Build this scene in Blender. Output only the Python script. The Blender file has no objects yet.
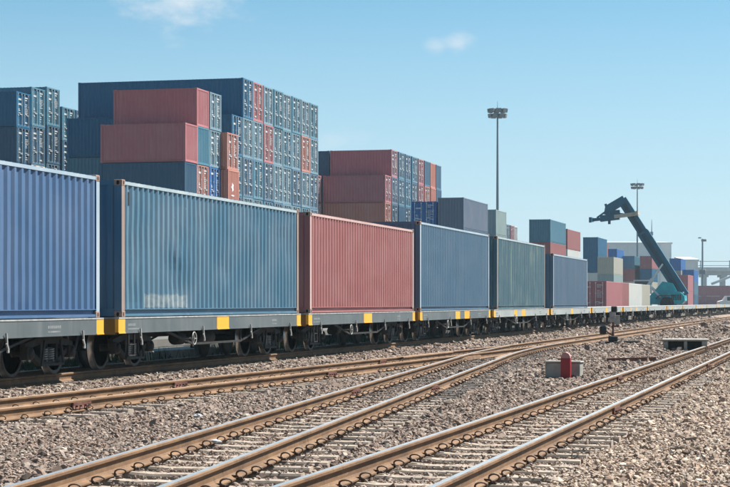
import bpy, bmesh, math, random
import numpy as np
from mathutils import Vector, Matrix
R = math.radians
scene = bpy.context.scene
COL = scene.collection
random.seed(7)

# ------------------------------------------------------------------ camera
# world frame: +Y runs along the train, -X is the distance p to the left of the camera
CAM_Z = 1.45
HEAD = math.atan2(839 - 365, 1870)          # heading of the camera left of the tracks
cam_d = bpy.data.cameras.new('camera')
cam = bpy.data.objects.new('camera', cam_d)
COL.objects.link(cam)
cam.location = (0, 0, CAM_Z)
cam.rotation_euler = (R(90), 0, HEAD)
cam_d.sensor_width = 36.0
cam_d.lens = 1870 / 730 * 36
cam_d.shift_y = (302.3 - 243.5) / 730
cam_d.clip_start = 0.1
cam_d.clip_end = 6000
scene.camera = cam

# ------------------------------------------------------------------ light
SUN_DIR = Vector((0.44, 0.46, 0.80)).normalized()      # towards the sun
world = bpy.data.worlds.new('World')
scene.world = world
world.use_nodes = True
wn, wl = world.node_tree.nodes, world.node_tree.links
wn.clear()
w_out = wn.new('ShaderNodeOutputWorld')
w_bg = wn.new('ShaderNodeBackground')
w_sky = wn.new('ShaderNodeTexSky')
w_sky.sky_type = 'NISHITA'
w_sky.sun_disc = False
w_sky.sun_elevation = math.asin(SUN_DIR.z)
w_sky.sun_rotation = math.atan2(SUN_DIR.x, SUN_DIR.y)
w_sky.altitude = 0
w_sky.air_density = 0.75
w_sky.dust_density = 0.5
w_sky.ozone_density = 8.0
w_bg.inputs['Strength'].default_value = 0.049
wl.new(w_bg.outputs[0], w_out.inputs[0])


def sky_clouds():
    """two thin fair-weather wisps, fixed to directions of the sky"""
    tc = wn.new('ShaderNodeTexCoord')
    noise = wn.new('ShaderNodeTexNoise')
    noise.inputs['Scale'].default_value = 42
    noise.inputs['Detail'].default_value = 8
    noise.inputs['Roughness'].default_value = 0.62
    stretch = wn.new('ShaderNodeMapping')
    stretch.inputs['Scale'].default_value = (1, 1, 1.9)
    wl.new(tc.outputs['Generated'], stretch.inputs['Vector'])
    wl.new(stretch.outputs[0], noise.inputs['Vector'])
    prev = None
    for px, py, wx, wy, amt in ((184, 3, 0.025, 0.0125, 0.9), (457, 44, 0.0080, 0.0048, 0.62), (438, 47, 0.0055, 0.0036, 0.5), (330, 140, 0.02, .006, .28), (70, -150, .05, .02, .6)):
        v = Vector(((px - 365) / 1870, 1.0, (302.3 - py) / 1870)).normalized()
        v.rotate(Matrix.Rotation(HEAD, 3, 'Z'))
        sub = wn.new('ShaderNodeVectorMath'); sub.operation = 'SUBTRACT'
        wl.new(tc.outputs['Generated'], sub.inputs[0]); sub.inputs[1].default_value = v
        mp = wn.new('ShaderNodeVectorMath'); mp.operation = 'MULTIPLY'
        mp.inputs[1].default_value = (1 / wx, 1 / wx, 1 / wy)
        wl.new(sub.outputs[0], mp.inputs[0])
        ln = wn.new('ShaderNodeVectorMath'); ln.operation = 'LENGTH'
        wl.new(mp.outputs[0], ln.inputs[0])
        # noise - distance
        a = wn.new('ShaderNodeMath'); a.operation = 'MULTIPLY_ADD'
        wl.new(ln.outputs['Value'], a.inputs[0]); a.inputs[1].default_value = -0.30
        wl.new(noise.outputs['Fac'], a.inputs[2])
        mr = wn.new('ShaderNodeMapRange'); mr.interpolation_type = 'SMOOTHSTEP'
        mr.inputs['From Min'].default_value = 0.06
        mr.inputs['From Max'].default_value = 0.62
        mr.inputs['To Max'].default_value = amt
        wl.new(a.outputs[0], mr.inputs['Value'])
        if prev is None:
            prev = mr.outputs[0]
        else:
            mx = wn.new('ShaderNodeMath'); mx.operation = 'MAXIMUM'
            wl.new(prev, mx.inputs[0]); wl.new(mr.outputs[0], mx.inputs[1])
            prev = mx.outputs[0]
    mix = wn.new('ShaderNodeMix'); mix.data_type = 'RGBA'
    wl.new(prev, mix.inputs['Factor'])
    hs = wn.new('ShaderNodeHueSaturation')
    hs.inputs['Hue'].default_value = 0.478
    hs.inputs['Saturation'].default_value = 1.0
    wl.new(w_sky.outputs[0], hs.inputs['Color'])
    # pale moisture band that whitens the sky towards the horizon, all the way round
    sz = wn.new('ShaderNodeSeparateXYZ'); wl.new(tc.outputs['Generated'], sz.inputs[0])
    mr = wn.new('ShaderNodeMapRange')
    mr.inputs['From Min'].default_value = 0.0; mr.inputs['From Max'].default_value = 0.172
    mr.inputs['To Min'].default_value = 0.92; mr.inputs['To Max'].default_value = 0.03
    wl.new(sz.outputs['Z'], mr.inputs['Value'])
    tint = wn.new('ShaderNodeMix'); tint.data_type = 'RGBA'; tint.blend_type = 'MULTIPLY'
    tint.inputs['Factor'].default_value = 1.0
    tint.inputs['B'].default_value = (0.97, 1.09, 1.03, 1)
    wl.new(hs.outputs[0], tint.inputs['A'])
    band = wn.new('ShaderNodeMix'); band.data_type = 'RGBA'
    wl.new(mr.outputs[0], band.inputs['Factor'])
    wl.new(tint.outputs['Result'], band.inputs['A'])
    band.inputs['B'].default_value = (5.2, 6.45, 7.15, 1)
    wl.new(band.outputs['Result'], mix.inputs['A'])
    mix.inputs['B'].default_value = (6.1, 6.8, 7.4, 1)
    wl.new(mix.outputs['Result'], w_bg.inputs['Color'])


sky_clouds()
sun_d = bpy.data.lights.new('sun', 'SUN')
sun_d.energy = 5.0
sun_d.angle = R(0.53)
sun_d.color = (1.0, 0.945, 0.86)
sun = bpy.data.objects.new('sun', sun_d)
COL.objects.link(sun)
sun.rotation_euler = SUN_DIR.to_track_quat('Z', 'Y').to_euler()
sun.location = (20, 20, 60)

scene.view_settings.view_transform = 'Standard'
scene.view_settings.look = 'None'
scene.view_settings.exposure = 1.31
scene.view_settings.gamma = 1.0
scene.render.engine = 'CYCLES'
scene.cycles.max_bounces = 6
scene.cycles.volume_bounces = 1

# ------------------------------------------------------------------ helpers
CH, SH = math.cos(HEAD), math.sin(HEAD)


def s_of(x, p):
    """distance along the tracks of a point p to the left, seen in photo column x"""
    t = (x - 365) / 1870
    return p * (CH + SH * t) / (SH - CH * t)


class MB:
    """collects shapes for ONE mesh"""
    def __init__(self):
        self.v = []; self.f = []; self.m = []; self.sm = []

    def add(self, verts, faces, m=0, smooth=False):
        o = len(self.v)
        self.v += [tuple(a) for a in verts]
        for f in faces:
            self.f.append(tuple(i + o for i in f)); self.m.append(m); self.sm.append(smooth)

    def box(self, x0, x1, y0, y1, z0, z1, m=0):
        self.add([(x0, y0, z0), (x1, y0, z0), (x1, y1, z0), (x0, y1, z0),
                  (x0, y0, z1), (x1, y0, z1), (x1, y1, z1), (x0, y1, z1)],
                 [(0, 3, 2, 1), (4, 5, 6, 7), (0, 1, 5, 4), (1, 2, 6, 5), (2, 3, 7, 6), (3, 0, 4, 7)], m)

    def bbox(self, x0, x1, y0, y1, z0, z1, b=0.01, m=0):
        """box with chamfered vertical+horizontal edges (24 verts)"""
        bm = bmesh.new()
        bmesh.ops.create_cube(bm, size=1)
        for v in bm.verts:
            v.co = Vector((x0 if v.co.x < 0 else x1, y0 if v.co.y < 0 else y1, z0 if v.co.z < 0 else z1))
        bmesh.ops.bevel(bm, geom=bm.edges[:], offset=b, segments=1, affect='EDGES')
        bm.verts.index_update()
        self.add([v.co[:] for v in bm.verts], [[v.index for v in f.verts] for f in bm.faces], m)
        bm.free()

    def hexa(self, p, m=0):
        self.add(p, [(0, 3, 2, 1), (4, 5, 6, 7), (0, 1, 5, 4), (1, 2, 6, 5), (2, 3, 7, 6), (3, 0, 4, 7)], m)

    def prism(self, prof, axis, a0, a1, m=0, smooth=False):
        """2D profile extruded along axis (0,1,2)"""
        n = len(prof)
        def pt(q, a):
            if axis == 0: return (a, q[0], q[1])
            if axis == 1: return (q[0], a, q[1])
            return (q[0], q[1], a)
        vs = [pt(q, a0) for q in prof] + [pt(q, a1) for q in prof]
        fs = [(i, (i + 1) % n, n + (i + 1) % n, n + i) for i in range(n)]
        self.add(vs, fs, m, smooth)
        self.add(vs, [tuple(range(n - 1, -1, -1)), tuple(range(n, 2 * n))], m)

    def tube(self, pts, r, n=8, m=0, closed=False, smooth=True):
        pts = [Vector(p) for p in pts]
        k = len(pts)
        rr = r if isinstance(r, (list, tuple)) else [r] * k
        vs = []; fs = []
        up = None
        for i, p in enumerate(pts):
            if closed:
                d = pts[(i + 1) % k] - pts[i - 1]
            else:
                d = pts[min(i + 1, k - 1)] - pts[max(i - 1, 0)]
            d.normalize()
            if up is None:
                up = Vector((0, 0, 1)) if abs(d.z) < 0.9 else Vector((1, 0, 0))
            a = d.cross(up)
            if a.length < 1e-4:
                a = d.cross(Vector((0.3, 1, 0.2)))
            a.normalize()
            b = a.cross(d); up = b
            for j in range(n):
                t = 2 * math.pi * j / n
                vs.append(p + (a * math.cos(t) + b * math.sin(t)) * rr[i])
        for i in range(k if closed else k - 1):
            for j in range(n):
                i2 = (i + 1) % k
                fs.append((i * n + j, i * n + (j + 1) % n, i2 * n + (j + 1) % n, i2 * n + j))
        self.add(vs, fs, m, smooth)
        if not closed:
            self.add(vs, [tuple(range(n - 1, -1, -1)), tuple(range((k - 1) * n, k * n))], m)

    def bar(self, a, b, w, h, m=0):
        """rectangular bar from a to b (w across, h up)"""
        a = Vector(a); b = Vector(b)
        d = (b - a).normalized()
        up = Vector((0, 0, 1)) if abs(d.z) < 0.95 else Vector((0, 1, 0))
        s = d.cross(up).normalized() * (w / 2)
        u = s.cross(d).normalized() * (h / 2)
        self.hexa([a - s - u, a + s - u, b + s - u, b - s - u, a - s + u, a + s + u, b + s + u, b - s + u], m)

    def lathe(self, prof, n=24, axis='Z', c=(0, 0, 0), m=0, smooth=True):
        """profile of (radius, height) spun round an axis"""
        vs = []; fs = []
        for r, h in prof:
            for j in range(n):
                t = 2 * math.pi * j / n
                x, y = r * math.cos(t), r * math.sin(t)
                q = {'Z': (x, y, h), 'X': (h, x, y), 'Y': (y, h, x)}[axis]
                vs.append((q[0] + c[0], q[1] + c[1], q[2] + c[2]))
        k = len(prof)
        for i in range(k - 1):
            for j in range(n):
                fs.append((i * n + j, i * n + (j + 1) % n, (i + 1) * n + (j + 1) % n, (i + 1) * n + j))
        self.add(vs, fs, m, smooth)
        self.add(vs, [tuple(range(n - 1, -1, -1)), tuple(range((k - 1) * n, k * n))], m)

    def mesh(self, name, mats):
        me = bpy.data.meshes.new(name)
        me.from_pydata(self.v, [], self.f)
        for mt in (mats if isinstance(mats, (list, tuple)) else [mats]):
            me.materials.append(mt)
        me.polygons.foreach_set('material_index', self.m)
        me.polygons.foreach_set('use_smooth', self.sm)
        me.update()
        return me

    def build(self, name, mats, parent=None, loc=(0, 0, 0), rotz=0.0):
        return put(name, self.mesh(name, mats), parent, loc, rotz)


def put(name, mesh, parent=None, loc=(0, 0, 0), rotz=0.0, mat=None):
    o = bpy.data.objects.new(name, mesh)
    COL.objects.link(o)
    o.location = loc
    if rotz:
        o.rotation_euler = (0, 0, rotz)
    if parent is not None:
        o.parent = parent
    if mat is not None:
        o.material_slots[0].link = 'OBJECT'
        o.material_slots[0].material = mat
    return o


def thing(name, label, cat, loc=(0, 0, 0), rotz=0.0, group=None):
    o = bpy.data.objects.new(name, None)
    o.empty_display_size = 0.3
    COL.objects.link(o)
    o.location = loc
    o.rotation_euler = (0, 0, rotz)
    return tag(o, label, cat, group)


def tag(o, label, cat, group=None, kind=None):
    if label: o['label'] = label
    if cat: o['category'] = cat
    if group: o['group'] = group
    if kind: o['kind'] = kind
    return o


def structure(o):
    o['kind'] = 'structure'
    return o


# ------------------------------------------------------------------ materials
def new_mat(name):
    m = bpy.data.materials.new(name)
    m.use_nodes = True
    n, l = m.node_tree.nodes, m.node_tree.links
    return m, n, l, n['Principled BSDF']


def tex_noise(n, l, vec, scale, detail=4, rough=0.55, stretch=None):
    t = n.new('ShaderNodeTexNoise')
    t.inputs['Scale'].default_value = scale
    t.inputs['Detail'].default_value = detail
    t.inputs['Roughness'].default_value = rough
    if stretch:
        mp = n.new('ShaderNodeMapping')
        mp.inputs['Scale'].default_value = stretch
        l.new(vec, mp.inputs['Vector'])
        vec = mp.outputs[0]
    l.new(vec, t.inputs['Vector'])
    return t.outputs['Fac']


def ramp(n, l, fac, stops, interp='LINEAR'):
    r = n.new('ShaderNodeValToRGB')
    r.color_ramp.interpolation = interp
    el = r.color_ramp.elements
    while len(el) > 1:
        el.remove(el[-1])
    for i, (p, c) in enumerate(stops):
        e = el[0] if i == 0 else el.new(p)
        e.position = p
        e.color = (*c, 1) if len(c) == 3 else c
    l.new(fac, r.inputs[0])
    return r.outputs[0]


def mixc(n, l, fac, a, b, mode='MIX'):
    m = n.new('ShaderNodeMix'); m.data_type = 'RGBA'; m.blend_type = mode
    for sock, val in (('Factor', fac), ('A', a), ('B', b)):
        if isinstance(val, (int, float)):
            m.inputs[sock].default_value = val
        elif isinstance(val, tuple):
            m.inputs[sock].default_value = (*val, 1)
        else:
            l.new(val, m.inputs[sock])
    return m.outputs['Result']


def maprange(n, l, v, a, b, c=0.0, d=1.0, smooth=True):
    m = n.new('ShaderNodeMapRange')
    if smooth: m.interpolation_type = 'SMOOTHSTEP'
    m.inputs['From Min'].default_value = a; m.inputs['From Max'].default_value = b
    m.inputs['To Min'].default_value = c; m.inputs['To Max'].default_value = d
    l.new(v, m.inputs['Value'])
    return m.outputs[0]


def mth(n, l, op, a, b=None):
    m = n.new('ShaderNodeMath'); m.operation = op
    for i, q in enumerate((a, b)):
        if q is None: continue
        if isinstance(q, (int, float)): m.inputs[i].default_value = q
        else: l.new(q, m.inputs[i])
    return m.outputs[0]


def bump(n, l, bsdf, height, strength=0.3, dist=0.01):
    b = n.new('ShaderNodeBump')
    b.inputs['Strength'].default_value = strength
    b.inputs['Distance'].default_value = dist
    l.new(height, b.inputs['Height'])
    l.new(b.outputs[0], bsdf.inputs['Normal'])


def coords(n, l, jitter=True):
    tc = n.new('ShaderNodeTexCoord')
    if not jitter:
        return tc.outputs['Object']
    oi = n.new('ShaderNodeObjectInfo')
    ml = n.new('ShaderNodeMath'); ml.operation = 'MULTIPLY'; ml.inputs[1].default_value = 37.0
    l.new(oi.outputs['Random'], ml.inputs[0])
    ad = n.new('ShaderNodeVectorMath'); ad.operation = 'ADD'
    l.new(tc.outputs['Object'], ad.inputs[0]); l.new(ml.outputs[0], ad.inputs[1])
    return ad.outputs[0]


RUST = (0.16, 0.065, 0.03)


def paint(name, rgb, fade=0.35, streak=0.4, rust=0.12, rough=0.5, patch=None, stain=None):
    """weathered container paint: faded blotches, rain streaks, rust flecks"""
    m, n, l, b = new_mat(name)
    vec = coords(n, l)
    lum = sum(rgb) / 3
    pale = tuple(c * 0.80 + (lum * 1.5 + 0.05) * 0.30 for c in rgb)
    deep = tuple(c * 0.72 for c in rgb)
    big = tex_noise(n, l, vec, 0.7, 5, 0.6)
    col = mixc(n, l, maprange(n, l, big, 0.35, 0.75, 0, fade), rgb, pale)
    st = tex_noise(n, l, vec, 3.2, 5, 0.6, (1.0, 1.0, 0.10))
    col = mixc(n, l, maprange(n, l, st, 0.52, 0.74, 0, streak), col, pale)
    st2 = tex_noise(n, l, vec, 4.6, 5, 0.65, (1.3, 1.3, 0.07))
    col = mixc(n, l, maprange(n, l, st2, 0.54, 0.78, 0, streak), col, deep)
    fl = tex_noise(n, l, vec, 7.0, 6, 0.7)
    col = mixc(n, l, maprange(n, l, fl, 0.69, 0.74, 0, rust), col, RUST)
    fl2 = tex_noise(n, l, vec, 9.0, 4, 0.7, (1, 1, 0.5))
    col = mixc(n, l, maprange(n, l, fl2, 0.70, 0.76, 0, rust * 2.2), col, tuple(min(.7, c * 1.2 + .16) for c in pale))
    tc = None
    if patch:
        tc = n.new('ShaderNodeTexCoord')
        sp = n.new('ShaderNodeSeparateXYZ'); l.new(tc.outputs['Object'], sp.inputs[0])
        y0, y1, z0, z1, pc = patch
        wob = tex_noise(n, l, vec, 5.0, 5, 0.7)
        wo = mth(n, l, 'MULTIPLY', mth(n, l, 'SUBTRACT', wob, 0.5), 0.22)
        zz = mth(n, l, 'ADD', sp.outputs['Z'], wo)
        yy = mth(n, l, 'ADD', sp.outputs['Y'], wo)
        f = mth(n, l, 'MULTIPLY', maprange(n, l, yy, y0, y0 + 0.04), maprange(n, l, yy, y1, y1 + 0.04, 1, 0))
        f = mth(n, l, 'MULTIPLY', f, maprange(n, l, zz, z0, z0 + 0.04))
        f = mth(n, l, 'MULTIPLY', f, maprange(n, l, zz, z1, z1 + 0.06, 1, 0))
        f = mth(n, l, 'MULTIPLY', f, maprange(n, l, tex_noise(n, l, vec, 9, 5, 0.7), 0.3, 0.62, 0.25, 0.8))
        col = mixc(n, l, f, col, pc)
    if stain:
        s1 = tex_noise(n, l, vec, 2.0, 6, 0.7, (1, 1.6, 0.16))
        col = mixc(n, l, maprange(n, l, s1, 0.50, 0.66, 0, 0.75), col, stain)
    l.new(col, b.inputs['Base Color'])
    rg = maprange(n, l, big, 0.3, 0.7, rough - 0.08, rough + 0.14)
    l.new(rg, b.inputs['Roughness'])
    b.inputs['Specular IOR Level'].default_value = 0.35
    bump(n, l, b, tex_noise(n, l, vec, 6.0, 3, 0.5), 0.10, 0.02)
    return m


def plain(name, rgb, rough=0.6, metal=0.0, var=0.25, scale=6.0, spec=0.4, bmp=0.15):
    m, n, l, b = new_mat(name)
    vec = coords(n, l)
    f = tex_noise(n, l, vec, scale, 6, 0.65)
    col = mixc(n, l, maprange(n, l, f, 0.3, 0.7), tuple(c * (1 - var) for c in rgb), tuple(min(1, c * (1 + var)) for c in rgb))
    l.new(col, b.inputs['Base Color'])
    b.inputs['Roughness'].default_value = rough
    b.inputs['Metallic'].default_value = metal
    b.inputs['Specular IOR Level'].default_value = spec
    if bmp:
        bump(n, l, b, tex_noise(n, l, vec, scale * 5, 4, 0.6), bmp, 0.01)
    return m


def rusty_steel(name, a, b_, rough=0.75, scale=9.0, stretch=(1, 0.25, 1)):
    m, n, l, b = new_mat(name)
    vec = coords(n, l)
    f = tex_noise(n, l, vec, scale, 8, 0.7, stretch)
    g = tex_noise(n, l, vec, 1.3, 4, 0.6)
    col = mixc(n, l, maprange(n, l, f, 0.3, 0.7), a, b_)
    col = mixc(n, l, maprange(n, l, g, 0.45, 0.7, 0, 0.5), col, tuple(c * 0.55 for c in a))
    gr = tex_noise(n, l, vec, 3.5, 6, 0.75)
    col = mixc(n, l, maprange(n, l, gr, 0.55, 0.68, 0, 0.65), col, tuple(c * 0.35 + 0.008 for c in a))
    fl = tex_noise(n, l, vec, 22.0, 5, 0.7)
    col = mixc(n, l, maprange(n, l, fl, 0.58, 0.7, 0, 0.55), col, tuple(min(1, c * 1.35 + .03) for c in b_))
    l.new(col, b.inputs['Base Color'])
    b.inputs['Roughness'].default_value = rough
    b.inputs['Specular IOR Level'].default_value = 0.3
    bump(n, l, b, f, 0.25, 0.004)
    return m


M = {}
# container paints (real base colours)
M['blue'] = paint('paint_cobalt_blue', (0.046, 0.106, 0.215), 0.3, 0.35, 0.05)
M['steel'] = paint('paint_steel_blue', (0.048, 0.132, 0.205), 0.7, 0.85, 0.45, patch=(-4.75, -2.2, 0.16, 0.40, (0.27, 0.31, 0.32)))
M['redfade'] = paint('paint_faded_red', (0.285, 0.100, 0.098), 0.5, 0.5, 0.1)
M['slate'] = paint('paint_slate_blue', (0.057, 0.123, 0.194), 0.35, 0.45, 0.12)
M['tealgrey'] = paint('paint_weathered_teal', (0.047, 0.113, 0.149), 0.6, 0.8, 0.3, stain=(0.20, 0.26, 0.22))
M['slate2'] = paint('paint_grey_blue', (0.069, 0.123, 0.189), 0.35, 0.4, 0.15)
M['navy'] = paint('paint_navy', (0.022, 0.078, 0.140), 0.3, 0.4, 0.1)
M['deepblue'] = paint('paint_deep_blue', (0.004, 0.095, 0.195), 0.35, 0.4, 0.05)
M['azure'] = paint('paint_azure_blue', (0.010, 0.105, 0.32), 0.3, 0.3, 0.05)
M['teal'] = paint('paint_teal_blue', (0.055, 0.165, 0.235), 0.4, 0.4, 0.1)
M['red'] = paint('paint_oxide_red', (0.350, 0.122, 0.130), 0.4, 0.4, 0.06)
M['salmon'] = paint('paint_salmon', (0.40, 0.155, 0.115), 0.5, 0.4, 0.08)
M['greygreen'] = paint('paint_grey_green', (0.221, 0.295, 0.295), 0.4, 0.4, 0.1)
M['white'] = paint('paint_white', (0.508, 0.517, 0.492), 0.3, 0.4, 0.12)
M['beige'] = paint('paint_beige', (0.361, 0.344, 0.287), 0.3, 0.4, 0.12)
M['paleblue'] = paint('paint_pale_steel_blue', (0.119, 0.214, 0.275), 0.5, 0.5, 0.15)
M['greyblue'] = paint('paint_mid_grey_blue', (0.105, 0.14, 0.20), 0.35, 0.35, 0.06)
# trim
M['postrust'] = paint('rusted_post_paint', (0.25, 0.175, 0.14), 0.6, 0.7, 0.8)
M['postblue'] = paint('pale_blue_rail_paint', (0.246, 0.328, 0.394), 0.6, 0.6, 0.35)
M['railpale'] = paint('worn_pale_rail_paint', (0.27, 0.34, 0.37), 0.6, 0.7, 0.9)
M['postrose'] = paint('pale_rose_rail_paint', (0.410, 0.271, 0.254), 0.6, 0.6, 0.35)
M['cast'] = rusty_steel('corner_casting_steel', (0.20, 0.12, 0.09), (0.30, 0.22, 0.18), stretch=(1, 1, 1))
M['dark'] = plain('slot_shade_dark', (0.012, 0.012, 0.013), 0.9, bmp=0)  # flat dark patches painted for the shade inside the casting slots
M['galv'] = plain('galvanised_rod', (0.58, 0.60, 0.60), 0.4, 0.35, 0.15)
M['faintmark'] = plain('worn_stencil_paint', (0.21, 0.23, 0.235), 0.7, 0, 0.2, bmp=0)
M['grass'] = plain('weed_green', (0.045, 0.065, 0.022), 0.8, 0, 0.4, 2, bmp=0)
M['mark'] = plain('white_marking_paint', (0.52, 0.55, 0.56), 0.6, 0, 0.12, bmp=0)
# wagon
M['wagon'] = paint('wagon_grey_paint', (0.074, 0.092, 0.100), 0.7, 0.9, 0.45)
M['wagonpale'] = paint('wagon_haze_pale_grey', (0.246, 0.271, 0.271), 0.5, 0.6, 0.3)  # wagon grey paled: sun and haze over distance put into the colour
M['deck'] = plain('deck_top_grey', (0.28, 0.295, 0.295), 0.7, 0, 0.3)
M['yellow'] = paint('warning_yellow_paint', (0.630, 0.324, 0.018), 0.15, 0.25, 0.15)
M['shadedyellow'] = paint('shaded_end_yellow', (0.20, 0.105, 0.018), 0.3, 0.6, 0.8)  # end-beam yellow with the shade between wagons mixed into the colour
M['under'] = plain('underframe_grime', (0.012, 0.012, 0.012), 0.8, 0, 0.4)
M['under2'] = plain('bogie_iron', (0.022, 0.021, 0.021), 0.7, 0.2, 0.4)
M['wheel'] = plain('wheel_steel', (0.042, 0.041, 0.042), 0.55, 0.4, 0.3)
M['tread'] = plain('polished_tread', (0.45, 0.44, 0.43), 0.3, 0.9, 0.1)
M['pale'] = plain('pale_fitting', (0.26, 0.265, 0.26), 0.6, 0.1, 0.25)
# track
M['railside'] = rusty_steel('rail_rust', (0.112, 0.061, 0.032), (0.190, 0.112, 0.058))
M['railtop'] = plain('polished_rail_head', (0.78, 0.74, 0.69), 0.36, 1.0, 0.12, 4, bmp=0.03)
M['railtopdull'] = rusty_steel('dull_rail_head', (0.27, 0.16, 0.09), (0.40, 0.28, 0.18), 0.5)
M['clip'] = rusty_steel('clip_steel', (0.085, 0.055, 0.040), (0.10, 0.062, 0.042), 0.6, stretch=(1, 1, 1))
M['fish'] = rusty_steel('fishplate_rust', (0.11, 0.045, 0.035), (0.17, 0.08, 0.06), stretch=(1, 1, 1))
M['sleeper'] = plain('sleeper_concrete', (0.27, 0.225, 0.185), 0.85, 0, 0.28, 5, bmp=0.3)
M['timber'] = plain('tarred_timber', (0.12, 0.105, 0.095), 0.85, 0, 0.4, 8, bmp=0.3)
M['kerb'] = plain('dark_kerb', (0.045, 0.047, 0.042), 0.9, 0, 0.4, 3, bmp=0.3)  # dark mottled grey on all kerb stones
M['concrete'] = plain('weathered_concrete', (0.27, 0.27, 0.245), 0.85, 0, 0.22, 4, bmp=0.3)
M['markred'] = paint('marker_red_paint', (0.246, 0.016, 0.023), 0.25, 0.3, 0.15)
M['markpink'] = paint('marker_top_lit_paint', (0.344, 0.164, 0.156), 0.4, 0.2, 0.2)  # pink tip tone holds the sun falling on the post top
M['black'] = plain('black_iron', (0.02, 0.021, 0.023), 0.6, 0.2, 0.3)
M['pavement'] = plain('yard_pavement', (0.11, 0.11, 0.105), 0.85, 0, 0.2, 0.6)
M['mast'] = plain('galvanised_mast', (0.16, 0.22, 0.25), 0.5, 0.3, 0.1)
M['lamp'] = plain('lamp_housing', (0.16, 0.19, 0.21), 0.5, 0.2, 0.15)
M['craneboom'] = plain('boom_dark_teal', (0.004, 0.080, 0.140), 0.45, 0, 0.15, 1.5)
M['cranebody'] = plain('body_turquoise', (0.0, 0.31, 0.37), 0.4, 0, 0.15, 1.5)
M['cranetan'] = plain('spreader_tan', (0.36, 0.33, 0.26), 0.6, 0, 0.15, 1.5)
M['tyre'] = plain('tyre_rubber', (0.02, 0.02, 0.02), 0.85, 0, 0.2)
M['glass'] = plain('dark_glass', (0.03, 0.045, 0.055), 0.08, 0, 0.1, bmp=0)
M['cladding'] = plain('pale_cladding', (0.60, 0.62, 0.62), 0.6, 0, 0.06, 0.4, bmp=0)
M['shed'] = plain('white_shed_cladding', (0.66, 0.67, 0.66), 0.6, 0, 0.05, 0.3, bmp=0)
M['bridge'] = plain('bridge_concrete', (0.42, 0.44, 0.45), 0.8, 0, 0.1, 0.5, bmp=0)
M['paper'] = plain('paper_white', (0.42, 0.43, 0.45), 0.8, 0, 0.05, bmp=0)


def ballast_mats():
    m, n, l, b = new_mat('ballast_stone')
    oi = n.new('ShaderNodeObjectInfo')
    c = ramp(n, l, oi.outputs['Random'], [
        (0.00, (0.095, 0.073, 0.061)), (0.08, (0.161, 0.125, 0.106)), (0.22, (0.250, 0.198, 0.167)),
        (0.38, (0.224, 0.184, 0.158)), (0.54, (0.311, 0.253, 0.212)), (0.66, (0.233, 0.177, 0.147)),
        (0.78, (0.360, 0.304, 0.258)), (0.88, (0.286, 0.261, 0.238)), (0.95, (0.423, 0.366, 0.312)), (1.0, (0.523, 0.475, 0.423))])
    tc = n.new('ShaderNodeTexCoord')
    f = tex_noise(n, l, tc.outputs['Object'], 2.2, 4, 0.7)
    c = mixc(n, l, maprange(n, l, f, 0.3, 0.7, 0, 0.5), c, mixc(n, l, 1.0, c, (0.583, 0.490, 0.414), 'MULTIPLY'))
    ge = n.new('ShaderNodeNewGeometry')
    sx = n.new('ShaderNodeSeparateXYZ'); l.new(ge.outputs['Position'], sx.inputs[0])
    lg = tex_noise(n, l, ge.outputs['Position'], 0.45, 3, 0.6)
    edge = mth(n, l, 'ADD', sx.outputs['X'], mth(n, l, 'MULTIPLY', lg, 3.0))
    clean = maprange(n, l, edge, -2.6, -0.4)            # cleaner, paler stone on the near side
    c = mixc(n, l, clean, mixc(n, l, 1.0, c, (0.86, 0.83, 0.82), 'MULTIPLY'), mixc(n, l, 1.0, c, (1.28, 1.24, 1.17), 'MULTIPLY'))
    rs = maprange(n, l, tex_noise(n, l, ge.outputs['Position'], 0.8, 4, 0.65), 0.52, 0.72, 0, 0.45)
    c = mixc(n, l, rs, c, mixc(n, l, 1.0, c, (0.95, 0.80, 0.70), 'MULTIPLY'))
    l.new(c, b.inputs['Base Color'])
    b.inputs['Roughness'].default_value = 0.85
    b.inputs['Specular IOR Level'].default_value = 0.25
    M['stone'] = m
    m, n, l, b = new_mat('ballast_bed')
    tc = n.new('ShaderNodeTexCoord')
    v = n.new('ShaderNodeTexVoronoi'); v.inputs['Scale'].default_value = 17
    l.new(tc.outputs['Object'], v.inputs['Vector'])
    sp = n.new('ShaderNodeSeparateColor'); l.new(v.outputs['Color'], sp.inputs[0])
    c = ramp(n, l, sp.outputs[0], [(0, (0.112, 0.082, 0.061)), (0.4, (0.210, 0.153, 0.116)), (0.8, (0.290, 0.220, 0.171)), (1, (0.371, 0.298, 0.239))])
    l.new(c, b.inputs['Base Color'])
    b.inputs['Roughness'].default_value = 0.9
    bump(n, l, b, v.outputs['Distance'], 1.0, 0.05)
    M['bed'] = m


ballast_mats()
# ------------------------------------------------------------------ the setting: ground
TRAIN_P = 13.04            # near side plane of the wagons
TRACK_C = 14.26            # centre of the train's track
YARD_Z = 0.45
RAIL_Z = 0.16              # top of rail
P4 = 3.30


def p2(s):
    return 9.15 + (0.036 * (56 - s) if s < 56 else 0.0)


def p3(s):
    if s < 45:
        return 5.12 + 0.099 * (s - 12.2)
    e = max(0.0, 60.8 - s)
    return 9.15 - 0.783 * (e / 15.8) ** 2


def p_train(s):
    return TRACK_C


def p4(s):
    return P4


mb = MB()
mb.add([(-3000, -600, -0.12), (1500, -600, -0.12), (1500, 4000, -0.12), (-3000, 4000, -0.12)], [(0, 1, 2, 3)])
structure(mb.build('ground', M['bed']))

# gently uneven ballast bed under all tracks
def bed_height(x, y):
    return (-0.045 + 0.018 * math.sin(x * 1.9 + 0.6 * math.sin(y * 0.31)) * math.cos(y * 0.83 + x * 0.4)
            + 0.012 * math.sin(x * 4.1 + y * 2.3))

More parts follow.
